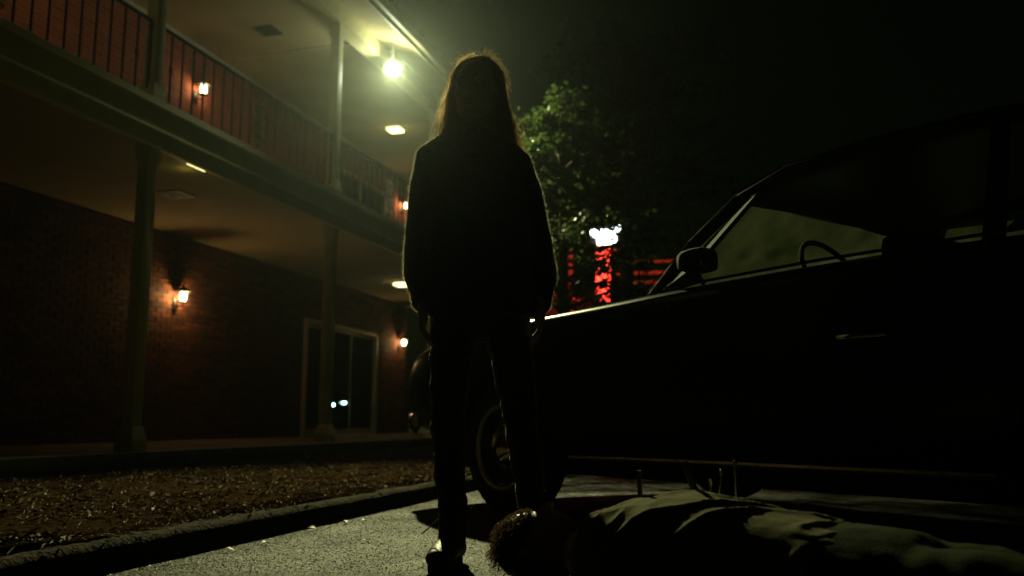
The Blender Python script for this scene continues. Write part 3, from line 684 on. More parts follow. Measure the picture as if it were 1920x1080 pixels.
for s in (-1, 1):
    D = side(s)
    V = lambda k: Vector(D[k])
    p = MB().tube([V('A0')+Vector((0, .03, -.04)), V('A0').lerp(V('A1'), .5)+Vector((s*.01, .012, .01)), V('A1')], [.032, .027, .027], 8); p.build('front_pillar', 'car', car, True)
    p = MB().tube([V('B0')+Vector((0, 0, -.05)), V('B1')], [.035, .028], 8); p.build('middle_pillar', 'car', car, True)
    p = MB().tube([V('C0')+Vector((0, -.04, -.04)), V('C0').lerp(V('C1'), .5)+Vector((s*.015, 0, .02)), V('C1')], [.11, .08, .07], 8, flat=.4); p.build('rear_pillar', 'car', car, True)
    vp = [V('A0')+Vector((s*.02, -.04, 0)), V('F0')+Vector((s*.006, .07, .0)), V('F0')+Vector((s*-.012, .085, .07)), V('F1')+Vector((0, .13, -.03)), V('A1')+Vector((s*.012, -.05, -.01))]
    MB().loft([vp, [q_-Vector((s*.03, 0, 0)) for q_ in vp]]).build('vent_panel', 'under', car)
    # drip rail and belt trim
    MB().tube([V('A1')+Vector((s*.035, -.005, -.005)), V('F1')+Vector((s*.022, 0, .012)), V('B1')+Vector((s*.028, 0, .012)), V('C1')+Vector((s*.03, 0, .0))], .009, 6).build('drip_rail', 'car', car, True)
    MB().tube([V('A0')+Vector((s*.03, .035, .012)), V('A1')+Vector((s*.006, .03, .012))], .003, 6).build('windshield_trim', 'car', car, True)
    MB().tube([(s*.883, .30, .995), (s*.888, -.4, 1.006), (s*.886, -1.5, 1.0)], .006, 6).build('belt_trim', 'car', car, True)
    g = MB().add([V('F0')+Vector((s*.004, .055, .005)), V('B0')+Vector((0, .03, .015)), V('B1')+Vector((0, .03, -.01)), V('F1')+Vector((0, .10, -.035)), V('F0')+Vector((s*-.012, .07, .07))], [(0, 1, 2, 3, 4)]); g.build('side_window', 'carglass', car)
    g = MB().add([V('B0')+Vector((0, -.03, .015)), V('C0')+Vector((0, .12, .02)), V('C1')+Vector((0, .08, 0)), V('B1')+Vector((0, -.03, -.01))], [(0, 1, 2, 3)]); g.build('side_window', 'carglass', car)
    MB().tube([(s*.875, .92, .298), (s*.882, .3, .302), (s*.882, -.95, .302)], .011, 6).build('rocker_trim', 'dullchrome', car, True)
    d = MB().box(s*.934-.012, s*.934+.012, -.68, -.50, .722, .738, .006).build('door_handle', 'chrome', car, True)
    # door seams
    MB().tube([(s*.917, .30, .34), (s*.926, .28, .66), (s*.918, .26, .92)], .0035, 4).build('door_seam', 'under', car)
    MB().tube([(s*.917, -1.0, .34), (s*.926, -1.0, .66), (s*.918, -1.0, .93)], .0035, 4).build('door_seam', 'under', car)
def grid(fn, nu, nv):
    m = MB(); m.v = [tuple(fn(i/nu, j/nv)) for j in range(nv+1) for i in range(nu+1)]
    m.f = [(j*(nu+1)+i, j*(nu+1)+i+1, (j+1)*(nu+1)+i+1, (j+1)*(nu+1)+i) for j in range(nv) for i in range(nu)]; return m
def wsh(u, v):
    x0 = lerp(-.77, .77, u); x1 = lerp(-.61, .61, u); b0 = .16*(1-(2*u-1)**2); b1 = .06*(1-(2*u-1)**2)
    return Vector((lerp(x0, x1, v), lerp(.46+b0, .115+b1, v), lerp(.985, 1.385, v)))
grid(wsh, 14, 6).build('windshield', 'windshield', car, 'all')
def rsh(u, v):
    x0 = lerp(-.74, .74, u); x1 = lerp(-.57, .57, u); b0 = .12*(1-(2*u-1)**2)
    return Vector((lerp(x0, x1, v), lerp(-1.88-b0, -1.46, v), lerp(.985, 1.355, v)))
grid(rsh, 14, 5).build('rear_window', 'carglass', car, 'all')
c = MB(); c.tube([Vector(wsh(k/14, 0))+Vector((0, .02, .004)) for k in range(15)], .012, 6); c.tube([Vector(wsh(k/14, 1))+Vector((0, .012, .006)) for k in range(15)], .007, 6); c.build('windshield_frame', 'dullchrome', car, True)
for s in (-.42, .2): MB().tube([(s-.12, .66, .985), (s+.1, .62, 1.0), (s+.34, .55, 1.035)], .006, 6).build('wiper', 'under', car)
# cowl fairing seen at the foot of the windshield
MB().loft([[(-.80, .72, .94), (-.70, .74, .975), (-.62, .75, .98)], [(-.81, .52, .955), (-.74, .56, .985), (-.66, .62, .99)], [(-.80, .42, .96), (-.76, .46, 1.005), (-.72, .52, 1.0)]], close=False, cap=False).build('cowl', 'car', car, 'all')
# mirror on the driver's door
mr_ = MB(); mr_.loft([[(-.975+.062*math.cos(a), y+.0*math.sin(a), 1.06+.05*math.sin(a)) if sc == 1 else (-.975+.062*sc*math.cos(a), y, 1.06+.05*sc*math.sin(a)) for a in [k*math.tau/16 for k in range(16)]] for y, sc in ((.0, .94), (.015, 1), (.05, 1.02), (.085, .9), (.11, .6), (.12, .2))])
mr_.v = [(-.975+math.copysign(abs((x+.975)/.064)**.55*.064, x+.975), y, 1.06+math.copysign(abs((z-1.06)/.052)**.55*.046, z-1.06)) for x, y, z in mr_.v]
mi = mr_.build('side_mirror', 'under', car, 60)
MB().lathe([(0, 0), (.042, 0), (.044, .004)], 20, 'y', (-.975, -.004, 1.06)).build('mirror_glass', 'chrome', mi, True)
MB().tube([(-.885, .10, .99), (-.92, .09, 1.01), (-.955, .07, 1.035)], .010, 8).build('mirror_stalk', 'chrome', mi, True)
MB().lathe([(.0485, .01), (.0505, .016), (.0485, .022)], 20, 'y', (-.975, 0, 1.06)).build('mirror_rim', 'dullchrome', mi, True)
# front and rear: bumpers, grille, lamps
for y, s in ((2.53, 1), (-2.58, -1)):
    pts = [(x, y-s*.16*abs(x/.85)**2.6-s*(.06 if abs(x) > .83 else 0), .45) for x in (-.85, -.83, -.75, -.6, -.3, 0, .3, .6, .75, .83, .85)]
    MB().tube(pts, [(.03, .062)]*11, 10).build('bumper', 'chrome', car, True)
for s in (-1, 1):
    h = MB().lathe([(0, .035), (.05, .03), (.085, .012), (.092, 0), (.10, .004), (.106, -.01), (.10, -.06)], 24, 'y', (s*.64, 2.475, .68)).build('headlight', 'lampglass', car, True)
    MB().lathe([(.098, .004), (.104, .012), (.110, 0), (.108, -.05)], 24, 'y', (s*.64, 2.475, .68)).build('headlight_ring', 'chrome', h, True)
    MB().lathe([(0, .02), (.035, .012), (.04, 0), (.04, -.04)], 16, 'y', (s*.64, 2.485, .55)).build('turn_signal', 'amber', car, True)
    MB().lathe([(0, -.02), (.06, -.015), (.07, 0), (.07, .06)], 20, 'y', (s*.66, -2.55, .68)).build('tail_light', M['amber'], car, True)
for k in range(6): MB().box(-.5, .5, 2.505, 2.535, .55+.032*k, .565+.032*k, .004).build('grille_bar', 'chrome', car)
# interior
for y in (-.55, -1.45):
    for s in (-1, 1):
        MB().box(s*.36-.27, s*.36+.27, y-.07, y+.07, .85, 1.12, .05).build('seat_back', 'seat', car, True)
st_ = MB(); rt_ = Matrix.Rotation(R(62), 3, 'X')
st_.tube([Vector((-.36, -.14, 1.02))+rt_ @ Vector((.19*math.cos(k*math.tau/28), .19*math.sin(k*math.tau/28), 0)) for k in range(29)], .011, 8)
st_.tube([Vector((-.36, -.14, 1.02))+rt_ @ Vector((-.19, 0, 0)), (-.36, -.12, 1.01), Vector((-.36, -.14, 1.02))+rt_ @ Vector((.19, 0, 0))], .009, 6)
st_.build('steering_wheel', 'seat', car, True)

# ------------------------------------------------------------------ the standing person (local x = photographer's right, -y towards the photographer)
PX = -.115
per = thing('person', 'person in oversized black sweater and slim trousers standing with long loose hair', 'person', cc(PX, 2.97), YAW)
def px_(x): return x-PX
HR = Matrix.Rotation(R(-17), 3, 'Z') @ Matrix.Rotation(R(3), 3, 'X')
HC = Vector((px_(-.125), -.005, 1.597))
def hd(x, y, z): return HC+HR @ Vector((x, y, z))
b = MB()
b.ell(HC+HR @ Vector((0, .012, .03)), (.073, .092, .082), 24, 16, HR)           # cranium
b.ell(hd(0, -.026, -.030), (.063, .062, .085), 24, 16, HR)                      # face
b.ell(hd(0, -.044, -.090), (.036, .034, .030), 16, 12, HR)                      # chin
for s in (-1, 1):
    b.ell(hd(s*.034, -.052, -.022), (.027, .022, .026), 14, 10, HR)             # cheekbones
    b.rcap([hd(s*.056, .000, -.045), hd(s*.046, -.022, -.078), hd(s*.018, -.050, -.098)], [.017, .019, .020], 12)   # jaw line
    b.ell(hd(s*.030, -.070, .022), (.028, .013, .010), 12, 8, HR)               # brow ridge
    b.ell(hd(s*.0705, .014, -.008), (.007, .016, .027), 12, 8, HR)              # ear
b.rcap([hd(0, -.082, .014), hd(0, -.093, -.012), hd(0, -.101, -.030)], [.0075, .009, .0105], 12)
for s in (-1, 1): b.ell(hd(s*.011, -.089, -.034), (.0085, .010, .007), 10, 8, HR)
b.ell(hd(0, -.079, -.057), (.022, .012, .0065), 12, 8, HR); b.ell(hd(0, -.078, -.069), (.019, .012, .0075), 12, 8, HR)
b.rcap([hd(0, .01, -.05), (px_(-.122), .012, 1.48), (px_(-.12), .018, 1.40)], [(.052, .055), (.048, .05), (.058, .06)], 20)
b.rcap([(px_(-.125), .02, 1.36), (px_(-.12), .02, 1.1), (px_(-.115), .02, .9)], [(.13, .085), (.125, .085), (.13, .09)], 20, ref=(0, 1, 0))
for s, sh, el, wr in ((-1, (px_(-.27), .01, 1.37), (px_(-.300), .03, 1.09), (px_(-.300), -.03, .855)), (1, (px_(.0), .01, 1.355), (px_(.078), .03, 1.08), (px_(.098), -.03, .855))):
    b.rcap([(px_(-.125)+s*.1, .01, 1.36), sh, el, wr], [.045, .045, .036, .026], 14)
    w0 = Vector(wr); inn = -s
    b.rcap([w0, w0+Vector((inn*.002, -.004, -.03)), w0+Vector((inn*.004, -.01, -.075))], [(.026, .022), (.035, .017), (.039, .014)], 14, ref=(1, 0, 0))
    for k, (dy, ln) in enumerate(((-.034, .070), (-.012, .078), (.010, .072), (.030, .056))):
        p0 = w0+Vector((inn*.003, dy-.010, -.07)); c1 = p0+Vector((inn*.004, -.004, -ln*.45)); c2 = c1+Vector((inn*.014, -.002, -ln*.33)); c3 = c2+Vector((inn*.015, 0, -ln*.2))
        b.rcap([p0, c1, c2, c3], [.0092, .0088, .008, .007], 10)
    p0 = w0+Vector((inn*.004, -.026, -.022)); b.rcap([p0, p0+Vector((inn*.012, -.022, -.028)), p0+Vector((inn*.014, -.026, -.052))], [.012, .0105, .0085], 10)
LH, LK, LA = Vector((px_(-.185), .02, .86)), Vector((px_(-.212), -.01, .46)), Vector((px_(-.195), .03, .10))
RH, RK, RA = Vector((px_(-.03), .02, .86)), Vector((px_(.03), -.005, .46)), Vector((px_(.075), .06, .10))
for H, K, A in ((LH, LK, LA), (RH, RK, RA)):
    b.rcap([H, H.lerp(K, .5), K, K.lerp(A, .3)+Vector((0, .015, 0)), A], [.07, .062, .046, .044, .03], 16); b.rcap([A, A+Vector((0, -.04, -.055)), A+Vector((0, -.11, -.062))], [.028, .022, .018], 12)
link('body', remeshed(b, 'body', .004, 5), 'skin', per, 'all')
for s in (-1, 1):
    e = MB().ell(hd(s*.031, -.0665, .003), (.0120, .0120, .0100), 14, 10).build('eye', 'eye', per, 'all')
    MB().ell(hd(s*.031-.001, -.0755, .003), (.0058, .004, .0058), 12, 8, HR).build('iris', 'iris', e, 'all')
    MB().rcap([hd(s*.015, -.0815, .025), hd(s*.034, -.0805, .030), hd(s*.052, -.069, .026)], [(.0022, .0028), (.0022, .003), (.0015, .002)], 8).build('eyebrow', 'brow', per, 'all')
lm = MB(); lm.ell(hd(0, -.0865, -.0575), (.0205, .007, .0045), 12, 8, HR); lm.ell(hd(0, -.0855, -.0675), (.0175, .0075, .0055), 12, 8, HR); lm.build('lips', 'lips', per, 'all')
# sweater
sw = MB()
rg = [(-.122, 1.452, .066, .066), (-.124, 1.440, .085, .074), (-.130, 1.425, .125, .084), (-.134, 1.40, .155, .094), (-.132, 1.36, .175, .105), (-.126, 1.28, .185, .118), (-.118, 1.15, .195, .128), (-.112, 1.0, .205, .138), (-.108, .90, .205, .138), (-.106, .84, .190, .128), (-.106, .805, .178, .120)]
sw.loft([[(px_(cx)+rx*math.cos(k*math.tau/32), .012+ry*math.sin(k*math.tau/32), z) for k in range(32)] for cx, z, rx, ry in rg])
sw.rcap([(px_(-.17), .012, 1.395), (px_(-.235), .012, 1.388), (px_(-.272), .014, 1.36), (px_(-.286), .02, 1.27), (px_(-.293), .03, 1.08), (px_(-.296), .005, .95), (px_(-.297), -.01, .915), (px_(-.300), -.02, .885)], [(.05, .055), (.05, .06), (.056, .062), (.062, .066), (.068, .07), (.068, .07), (.058, .06), (.040, .042)], 22)
sw.rcap([(px_(-.300), -.018, .90), (px_(-.302), -.026, .85)], [.038, .034], 16)
sw.rcap([(px_(-.08), .012, 1.39), (px_(-.03), .012, 1.376), (px_(.006), .014, 1.342), (px_(.036), .02, 1.25), (px_(.070), .03, 1.07), (px_(.088), .005, .95), (px_(.094), -.01, .915), (px_(.098), -.02, .885)], [(.05, .055), (.05, .06), (.054, .062), (.060, .064), (.066, .068), (.066, .068), (.058, .06), (.040, .042)], 22)
sw.rcap([(px_(.098), -.018, .90), (px_(.099), -.026, .845)], [.038, .034], 16)
def folds(c):
    f = .010*mnoise.noise(Vector((c.x*9, c.y*9, c.z*4.5)))+.006*mnoise.noise(Vector((c.x*18, c.y*18+4, c.z*11)))
    return f*(.4 if c.z > 1.33 else 1)
swm = remeshed(sw, 'sweater', .007, 3, folds)
swo = link('sweater', swm, 'knit', per, 'all')
fz = MB(); rn = random.Random(5); vv = swm.vertices
for i in range(60000):
    v = vv[rn.randrange(len(vv))]; n_ = v.normal; p = v.co+Vector((rn.gauss(0, .003), rn.gauss(0, .003), rn.gauss(0, .003)))
    d = (n_+Vector((rn.gauss(0, .6), rn.gauss(0, .6), rn.gauss(0, .6)))).normalized(); l_ = rn.uniform(.002, .0055) if rn.random() < .99 else rn.uniform(.008, .02)
    s = d.cross(Vector((rn.gauss(0, 1), rn.gauss(0, 1), rn.gauss(0, 1)))).normalized()*.0006
    fz.add([p-s, p+s, p+d*l_], [(0, 1, 2)])
me = bpy.data.meshes.new('rim_fuzz'); me.from_pydata(fz.v, [], fz.f); me.update(); link('rim_fuzz', me, 'fuzz', swo, kind='stuff')
# trousers
tr = MB()
tr.rcap([(px_(-.107), .015, .90), (px_(-.107), .015, .84)], [(.16, .115), (.165, .12)], 24, ref=(0, 1, 0))
tr.rcap([LH+Vector((-.004, 0, 0)), LH.lerp(LK, .5)+Vector((-.004, -.005, 0)), LK, LK.lerp(LA, .3)+Vector((0, .018, 0)), LA.lerp(LK, .25), LA+Vector((0, 0, .05))], [.088, .072, .056, .054, .046, .044], 20)
tr.rcap([RH, RH.lerp(RK, .5), RK, RK.lerp(RA, .3)+Vector((0, .018, 0)), RA.lerp(RK, .25), RA+Vector((0, 0, .05))], [.086, .072, .056, .054, .046, .044], 20)
def wr_(c): return .007*mnoise.noise(Vector((c.x*12, c.y*12, c.z*22)))+.003*mnoise.noise(Vector((c.x*30, c.y*30, c.z*45)))
link('trousers', remeshed(tr, 'trousers', .006, 3, wr_), 'jeans', per, 'all')
for A, a in ((LA, -.22), (RA, .3)):
    bt = MB(); rz = Matrix.Rotation(a, 3, 'Z'); O = Vector((A.x, A.y, 0))
    def bp(x, y, z): return O+rz @ Vector((x, y, z))
    bt.rcap([bp(0, 0, .20), bp(0, 0, .12), bp(0, -.005, .07)], [.05, .046, .046], 16)
    bt.rcap([bp(0, .035, .048), bp(0, -.05, .052), bp(0, -.12, .045), bp(0, -.165, .04)], [(.038, .040), (.042, .045), (.046, .036), (.038, .028)], 18, ref=(0, 0, 1))
    bo_ = link('boot', remeshed(bt, 'boot', .005, 2), 'boot', per, 'all')
    so = MB(); out = []
    for k in range(28):
        q_ = k*math.tau/28; y = -.065+.135*math.sin(q_); wd = .046*(1 if math.sin(q_) < 0 else .86); out.append((wd*math.cos(q_), y))
    so.loft([[bp(x*.97, y, .0015) for x, y in out], [bp(x, y, .006) for x, y in out], [bp(x, y, .022) for x, y in out], [bp(x*.93, y, .026) for x, y in out]]); so.build('sole', 'sole', bo_, True)
    lc = MB()
    for k in range(4):
        zz = .085+.02*k; yy = -.062+.006*k; lc.tube([bp(-.03, yy+.012, zz), bp(0, yy, zz+.006), bp(.03, yy+.012, zz)], .0025, 5)
    if a < 0: lc.tube([bp(-.03, -.05, .15), bp(-.055, -.06, .125), bp(-.085, -.065, .10)], .002, 5)
    lc.build('lace', 'sole', bo_)
# hair: cap plus strands
hc = MB()
hc.ell(HC+HR @ Vector((0, .022, .034)), (.076, .092, .081), 26, 18, HR)
hc.rcap([HC+Vector((.0, .075, .03)), HC+Vector((.0, .09, -.08)), HC+Vector((0, .095, -.19)), HC+Vector((0, .10, -.27))], [(.075, .04), (.088, .035), (.10, .032), (.085, .02)], 22, ref=(0, 1, 0))
hc.rcap([HC+Vector((.072, .03, 0)), HC+Vector((.088, .03, -.09)), HC+Vector((.098, .03, -.165))], [(.018, .04), (.022, .036), (.02, .026)], 14, ref=(0, 1, 0))
hc.rcap([HC+Vector((-.070, .045, .0)), HC+Vector((-.080, .05, -.09)), HC+Vector((-.112, .05, -.155))], [(.016, .036), (.02, .034), (.022, .026)], 14, ref=(0, 1, 0))
me = remeshed(hc, 'hair', .006, 3, lambda c: .003*mnoise.noise(Vector((c.x*60, c.y*60, c.z*8))))
bm = bmesh.new(); bm.from_mesh(me)      # open the front of the cap for the face
inv = HR.inverted(); dele = []
for v in bm.verts:
    q_ = inv @ (v.co-HC)
    if q_.y < .0 and q_.z < .070-.3*max(0, abs(q_.x)-.03) and v.co.z > 1.47: dele.append(v)
bmesh.ops.delete(bm, geom=dele, context='VERTS'); bm.to_mesh(me); bm.free()
hair = link('hair', me, 'hair', per, 'all')
hs = MB(); rn = random.Random(9)
def strand(pts, w0, w1):
    n_ = len(pts); vs = []
    for i, p in enumerate(pts):
        t = (pts[min(i+1, n_-1)]-pts[max(i-1, 0)]).normalized(); s = t.cross(Vector((rn.gauss(0, .25), 1, rn.gauss(0, .25)))).normalized(); w_ = lerp(w0, w1, i/(n_-1))*.5
        vs += [p-s*w_, p+s*w_]
    hs.add(vs, [(2*i, 2*i+1, 2*i+3, 2*i+2) for i in range(n_-1)])
for i in range(4200):
    az = rn.uniform(R(-120), R(116))           # 0 = back of the head
    fly = rn.random() < .22
    th0 = rn.uniform(R(-6), R(14))
    pts = []; n_ = 17; L_ = rn.uniform(.20, .34) if abs(az) < R(110) else rn.uniform(.15, .24)
    jx, jy = rn.gauss(0, .012), rn.gauss(0, .012); ph = rn.random()*6; amp = rn.uniform(.001, .005)*(3 if fly else 1); sd = rn.random()*50
    off = rn.uniform(.95, 1.02)+(.09*rn.random()**1.6 if fly else 0)
    for k in range(n_):
        f = k/(n_-1)
        if f < .45:
            th = lerp(th0, R(92), f/.45); q_ = Vector((.083*math.sin(th)*math.sin(az), .022+.098*math.sin(th)*math.cos(az), .034+.086*math.cos(th)))
            q_.x *= off; q_.z *= off if q_.z > 0 else 1; p = HC+HR @ q_; last = p
        else:
            g_ = (f-.45)/.55; sx = math.sin(az); wd = 1+.24*g_
            base = last-HC; p = HC+Vector((base.x*wd+jx*g_*2+.006*g_*math.copysign(1, base.x), max(base.y, -.012)+.035*g_+jy*g_*2, base.z-L_*g_))
            if p.z < 1.45: p.y += (1.45-p.z)*.22
        wv = amp*(.3+f)
        p = p+Vector((wv*math.sin(ph+f*11)+(.03*f if fly else .003)*mnoise.noise(Vector((f*4, sd, 0))), wv*math.cos(ph+f*9), (.02*f if fly else 0)*mnoise.noise(Vector((sd, f*5, 0)))))
        pts.append(p)
    strand(pts, .0015 if not fly else .0013, .0009 if not fly else .0007)
for i in range(420):       # loose wisps round the outline
    az = rn.uniform(R(-120), R(120)); th = rn.uniform(R(10), R(100))
    p = HC+HR @ Vector((.09*math.sin(th)*math.sin(az), .022+.10*math.sin(th)*math.cos(az), .034+.10*math.cos(th))); d = (p-HC).normalized()+Vector((rn.gauss(0, .6), rn.gauss(0, .3), rn.gauss(0, .6)))
    pts = [p]
    for k in range(7):
        d = (d+Vector((rn.gauss(0, .3), rn.gauss(0, .2), -.28+rn.gauss(0, .2)))).normalized(); pts.append(pts[-1]+d*rn.uniform(.003, .009))
    strand(pts, .0010, .0005)
me = bpy.data.meshes.new('hair_strands'); me.from_pydata(hs.v, [], hs.f); me.update(); link('hair_strands', me, 'hair', hair, 'all', kind='stuff')
hs = MB()       # loose outer hair, coloured brighter to draw the backlit rim
for i in range(1100):
    left = rn.random() < .68; sg_ = -1 if left else 1
    t0 = rn.uniform(-.2, 1.0); n_ = 12; pts = []
    ph = rn.random()*6; ou = abs(rn.gauss(0, .006 if left else .0025)); cr = rn.uniform(.001, .005 if left else .003); ln = rn.uniform(.25, .6); yy = rn.gauss(.03, .02)
    for k in range(n_):
        q_ = t0+ln*k/(n_-1)      # 0 = crown, 1 = ear height, then down to the shoulder
        if q_ < 1:
            a_ = max(q_, -.2)*R(95); x = math.sin(a_)*.076; z = .034+math.cos(a_)*.086
        else:
            g_ = q_-1; x = .076+(.075 if left else .05)*g_+.03*g_*g_; z = .034-.009-g_*.23
        x += ou*min(1, .2+max(0, q_)*.8)*(1+1.2*max(0, q_-.7)); w_ = cr*math.sin(ph+q_*14)
        pts.append(HC+Vector((sg_*(x+w_), yy+.5*w_, z+(ou*.7 if q_ < .6 else 0)+w_*.5)))
    strand(pts, .0012, .0006)
me = bpy.data.meshes.new('loose_strands'); me.from_pydata(hs.v, [], hs.f); me.update(); link('loose_strands', me, 'hair_rim', hair, 'all', kind='stuff')

# ------------------------------------------------------------------ the person lying on the ground
LO = Vector((.30, 2.0, 0))
ly = thing('person', 'person in khaki shirt and olive trousers lying on the ground in front', 'person', cc(LO.x*1.17, LO.y*1.17), YAW); ly.scale = (1.17, 1.17, 1)
def lp(a, b_, z): return Vector((a-LO.x, b_-LO.y, z))
ax = (lp(.62, 1.72, 0)-lp(.12, 2.08, 0)).normalized(); pe = Vector((-ax.y, ax.x, 0))   # along the body, and across it
b = MB(); HL = lp(.065, 2.11, .125)
hm = Matrix((pe, ax, Vector((0, 0, 1)))).transposed()
b.ell(HL-ax*.01, (.076, .098, .092), 22, 14, hm); b.ell(HL+ax*.02+Vector((0, 0, .035)), (.058, .082, .065), 20, 14, hm)
b.ell(HL+ax*.075+Vector((0, 0, .05)), (.03, .03, .03), 12, 8, hm); b.rcap([HL+ax*.0+Vector((0, 0, .09)), HL+ax*.025+Vector((0, 0, .115))], [.010, .012], 10)
for s in (-1, 1): b.ell(HL+pe*s*.076+ax*.01+Vector((0, 0, .0)), (.01, .03, .018), 10, 8, hm)
b.rcap([HL+ax*.06, HL+ax*.17+Vector((0, 0, -.005))], [.055, .06], 16)
b.rcap([lp(.22, 2.02, .13), lp(.38, 1.91, .14), lp(.60, 1.74, .125)], [(.15, .09), (.145, .10), (.14, .09)], 20)
E1, W1 = lp(.38, 1.66, .06), lp(.56, 1.58, .05)
b.rcap([lp(.20, 1.86, .11), E1, W1], [.045, .038, .028], 14)
b.rcap([W1, W1+Vector((.03, .035, .012)), W1+Vector((.06, .07, .010))], [(.03, .022), (.038, .018), (.038, .015)], 14)
for k in range(4):
    p0 = W1+Vector((.06+.02*(k-1.5)*.8, .07-.02*(k-1.5), .010)); b.rcap([p0, p0+Vector((.022, .03, .004)), p0+Vector((.034, .048, -.012))], [.0095, .0088, .0075], 10)
p0 = W1+Vector((.045, .02, .01)); b.rcap([p0, p0+Vector((.04, .0, .0)), p0+Vector((.062, .008, -.012))], [.012, .010, .008], 10)
E2, W2 = lp(.40, 2.20, .06), lp(.62, 2.22, .05)
b.rcap([lp(.30, 2.10, .11), E2, W2], [.045, .038, .028], 14); b.rcap([W2, W2+Vector((.07, -.01, -.012))], [(.034, .02), (.036, .018)], 12)
for k in range(4):
    p0 = W2+Vector((.07, -.03+.02*k, -.014)); b.rcap([p0, p0+Vector((.03, 0, .004)), p0+Vector((.055, 0, -.008))], [.0095, .0088, .0075], 10)
p0 = W2+Vector((.03, -.03, 0)); b.rcap([p0, p0+Vector((.03, -.025, -.005)), p0+Vector((.055, -.03, -.01))], [.012, .010, .008], 10)
K1, A1_, K2, A2_ = lp(.88, 1.38, .12), lp(1.06, 1.02, .07), lp(.98, 1.50, .10), lp(1.25, 1.20, .07)
for H, K, A in ((lp(.62, 1.66, .11), K1, A1_), (lp(.68, 1.78, .11), K2, A2_)): b.rcap([H, K, A], [.075, .05, .035], 16)
link('body', remeshed(b, 'body', .006, 3), 'skin', ly, 'all')
def sf(c):
    u = c.dot(ax); v_ = c.dot(pe)
    return .010*mnoise.noise(Vector((u*9+v_*5, v_*4, c.z*5)))+.010*max(0, 1-abs(mnoise.noise(Vector((u*12-v_*8, v_*5, c.z*7))))*2.6)**2-.002
s_ = MB()
s_.rcap([lp(.18, 2.04, .13), lp(.25, 1.995, .14), lp(.34, 1.935, .152), lp(.44, 1.86, .152), lp(.55, 1.775, .140), lp(.63, 1.715, .13)], [(.11, .08), (.18, .105), (.195, .128), (.185, .128), (.17, .112), (.165, .10)], 28)
s_.rcap([lp(.21, 1.87, .12), lp(.29, 1.78, .095), E1, E1.lerp(W1, .45), E1.lerp(W1, .86)], [.07, .062, .058, .05, .045], 18)
s_.rcap([lp(.29, 2.11, .11), E2, E2.lerp(W2, .85)], [.065, .055, .045], 18)
link('shirt', remeshed(s_, 'shirt', .006, 2, sf), 'shirt', ly, 'all')
def tf(c): return .010*mnoise.noise(Vector((c.x*8, c.y*8, c.z*7)))+.004*mnoise.noise(Vector((c.x*26, c.y*20, c.z*20)))
t_ = MB()
t_.rcap([lp(.60, 1.735, .13), lp(.70, 1.66, .125)], [(.165, .105), (.17, .11)], 24)
for H, K, A in ((lp(.66, 1.62, .115), K1, A1_), (lp(.73, 1.72, .115), K2, A2_)): t_.rcap([H, H.lerp(K, .5)+Vector((0, 0, .012)), K, K.lerp(A, .5), A], [.095, .088, .07, .065, .055], 20)
link('trousers', remeshed(t_, 'trousers', .007, 2, tf), 'trouser', ly, 'all')
for A, d in ((A1_, Vector((.3, -.9, 0))), (A2_, Vector((.75, -.6, 0)))):
    bt = MB().rcap([A, A+d.normalized()*.05, A+d.normalized()*.07+Vector((0, 0, .06)), A+d.normalized()*.09+Vector((0, 0, .12))], [.05, .05, .044, .036], 14)
    link('boot', remeshed(bt, 'boot', .008, 2), 'boot', ly, 'all')
hs = MB(); rn = random.Random(12)
for i in range(1500):
    az = rn.uniform(0, math.tau); el = rn.uniform(-.5, 1.35); q_ = Vector((math.cos(az)*math.cos(el), math.sin(az)*math.cos(el), math.sin(el)))
    if q_.y > .25 and q_.z > -.2: continue
    if q_.y > .05 and q_.z > .75: continue
    p = HL-ax*.01+hm @ Vector((q_.x*.08, q_.y*.10, q_.z*.095)); d = hm @ q_; pts = [p]; ph = rn.random()*6; a_ = d.orthogonal().normalized(); b2 = d.cross(a_)
    L_ = rn.uniform(.010, .028); cr = rn.uniform(.003, .006)
    for k in range(1, 10):
        f = k/9; pp = p+d*L_*f+a_*cr*math.sin(ph+f*9)*f**.5+b2*cr*math.cos(ph+f*9)*f**.5; pp.z = max(.006, pp.z-.02*f*f); pts.append(pp)
    strand(pts, .0022, .0012)
hcap = MB().ell(HL-ax*.02, (.084, .10, .094), 20, 14, hm)
hcap.v = [v for v in hcap.v]
me = remeshed(hcap, 'hair', .006, 2); bm = bmesh.new(); bm.from_mesh(me); hi_ = hm.inverted()
bmesh.ops.delete(bm, geom=[v for v in bm.verts if (lambda q_: (q_.y > .012 and q_.z > -.02) or q_.y > .06)(hi_ @ (v.co-HL))], context='VERTS'); bm.to_mesh(me); bm.free()
h2 = link('hair', me, 'hair2', ly, 'all')
me = bpy.data.meshes.new('hair_strands'); me.from_pydata(hs.v, [], hs.f); me.update(); link('hair_strands', me, 'hair2', h2, 'all', kind='stuff')

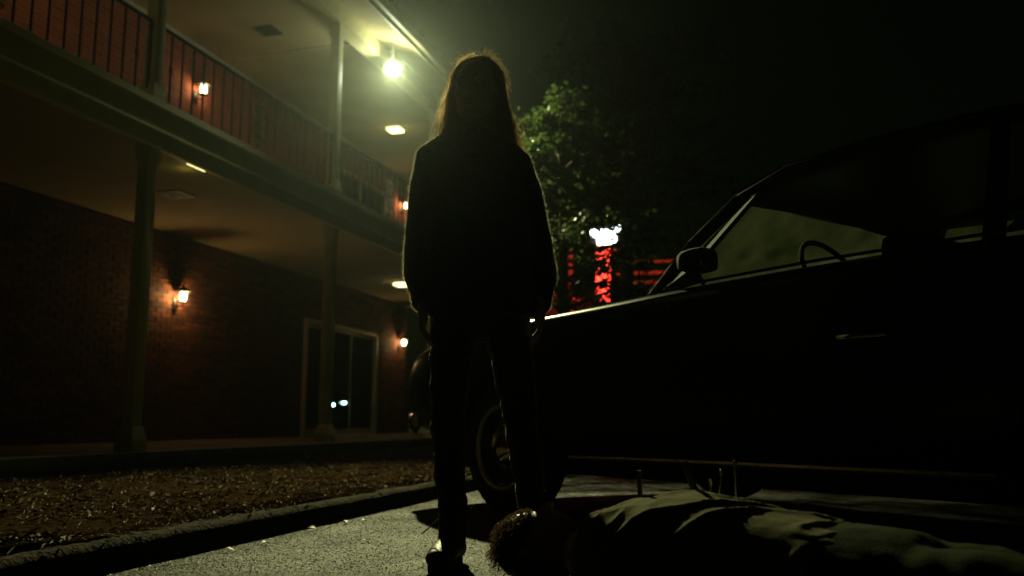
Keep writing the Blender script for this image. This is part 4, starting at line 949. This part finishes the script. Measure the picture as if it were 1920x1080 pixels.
# rods standing up from the lying person's shirt
def rod(name, label, p0, p1, r, mat, tip=None, g=None):
    p0, p1 = [(p[0]*1.17, p[1]*1.17, .46+(p[2]-.46)*1.17+(.02 if p is p0 else 0)) for p in (p0, p1)]; P0 = cc(*p0); t = thing(name, label, 'rod', P0, YAW, g); d = Vector(p1)-Vector(p0)
    MB().tube([-d*.35, d*.5, d], [r, r, r*.92], 8).build('shaft', mat, t, True)
    if tip: MB().lathe([(0, .0), (r*1.7, .002), (r*1.9, .010), (r*1.2, .016), (0, .018)], 10, 'z', d).build('tip', tip, t, True)
rod('wooden_stake', 'dark upright stick, leftmost of the rods on the lying person', (.285, 2.02, .25), (.282, 2.02, .352), .0065, 'stake')
rod('wooden_stake', 'thick dark slanted stick on the lying person\'s shirt', (.408, 1.98, .265), (.378, 1.99, .372), .0095, 'stake')
rod('metal_rod', 'shortest thin metal rod with pale tip on the khaki shirt', (.428, 2.0, .26), (.437, 2.0, .318), .0025, 'steel', 'steel', 'thin metal rods on the lying person')
rod('metal_rod', 'leaning thin metal rod, middle one of the three bright rods', (.445, 1.98, .265), (.456, 1.98, .342), .0025, 'steel', 'steel', 'thin metal rods on the lying person')
rod('metal_rod', 'tallest upright thin metal rod, rightmost on the lying person', (.484, 1.97, .265), (.484, 1.97, .362), .003, 'steel', 'steel', 'thin metal rods on the lying person')

# ------------------------------------------------------------------ thin haze added to make a glow round the lamps
hz = MB().box(-210, 210, -210, 210, -1, 16.5).build('haze', 'concrete')
m = bpy.data.materials.new('glow_haze'); m.use_nodes = True; N = m.node_tree.nodes; L = m.node_tree.links; N.clear()
o_ = N.new('ShaderNodeOutputMaterial'); pv = N.new('ShaderNodeVolumePrincipled'); pv.inputs['Color'].default_value = (.78, .92, .95, 1); pv.inputs['Density'].default_value = .0005; pv.inputs['Anisotropy'].default_value = .86
L.new(pv.outputs[0], o_.inputs['Volume']); hz.data.materials.clear(); hz.data.materials.append(m)
hz['kind'] = 'stuff'; hz['label'] = 'thin haze added to make the glow round the lamps'; hz['category'] = 'haze'
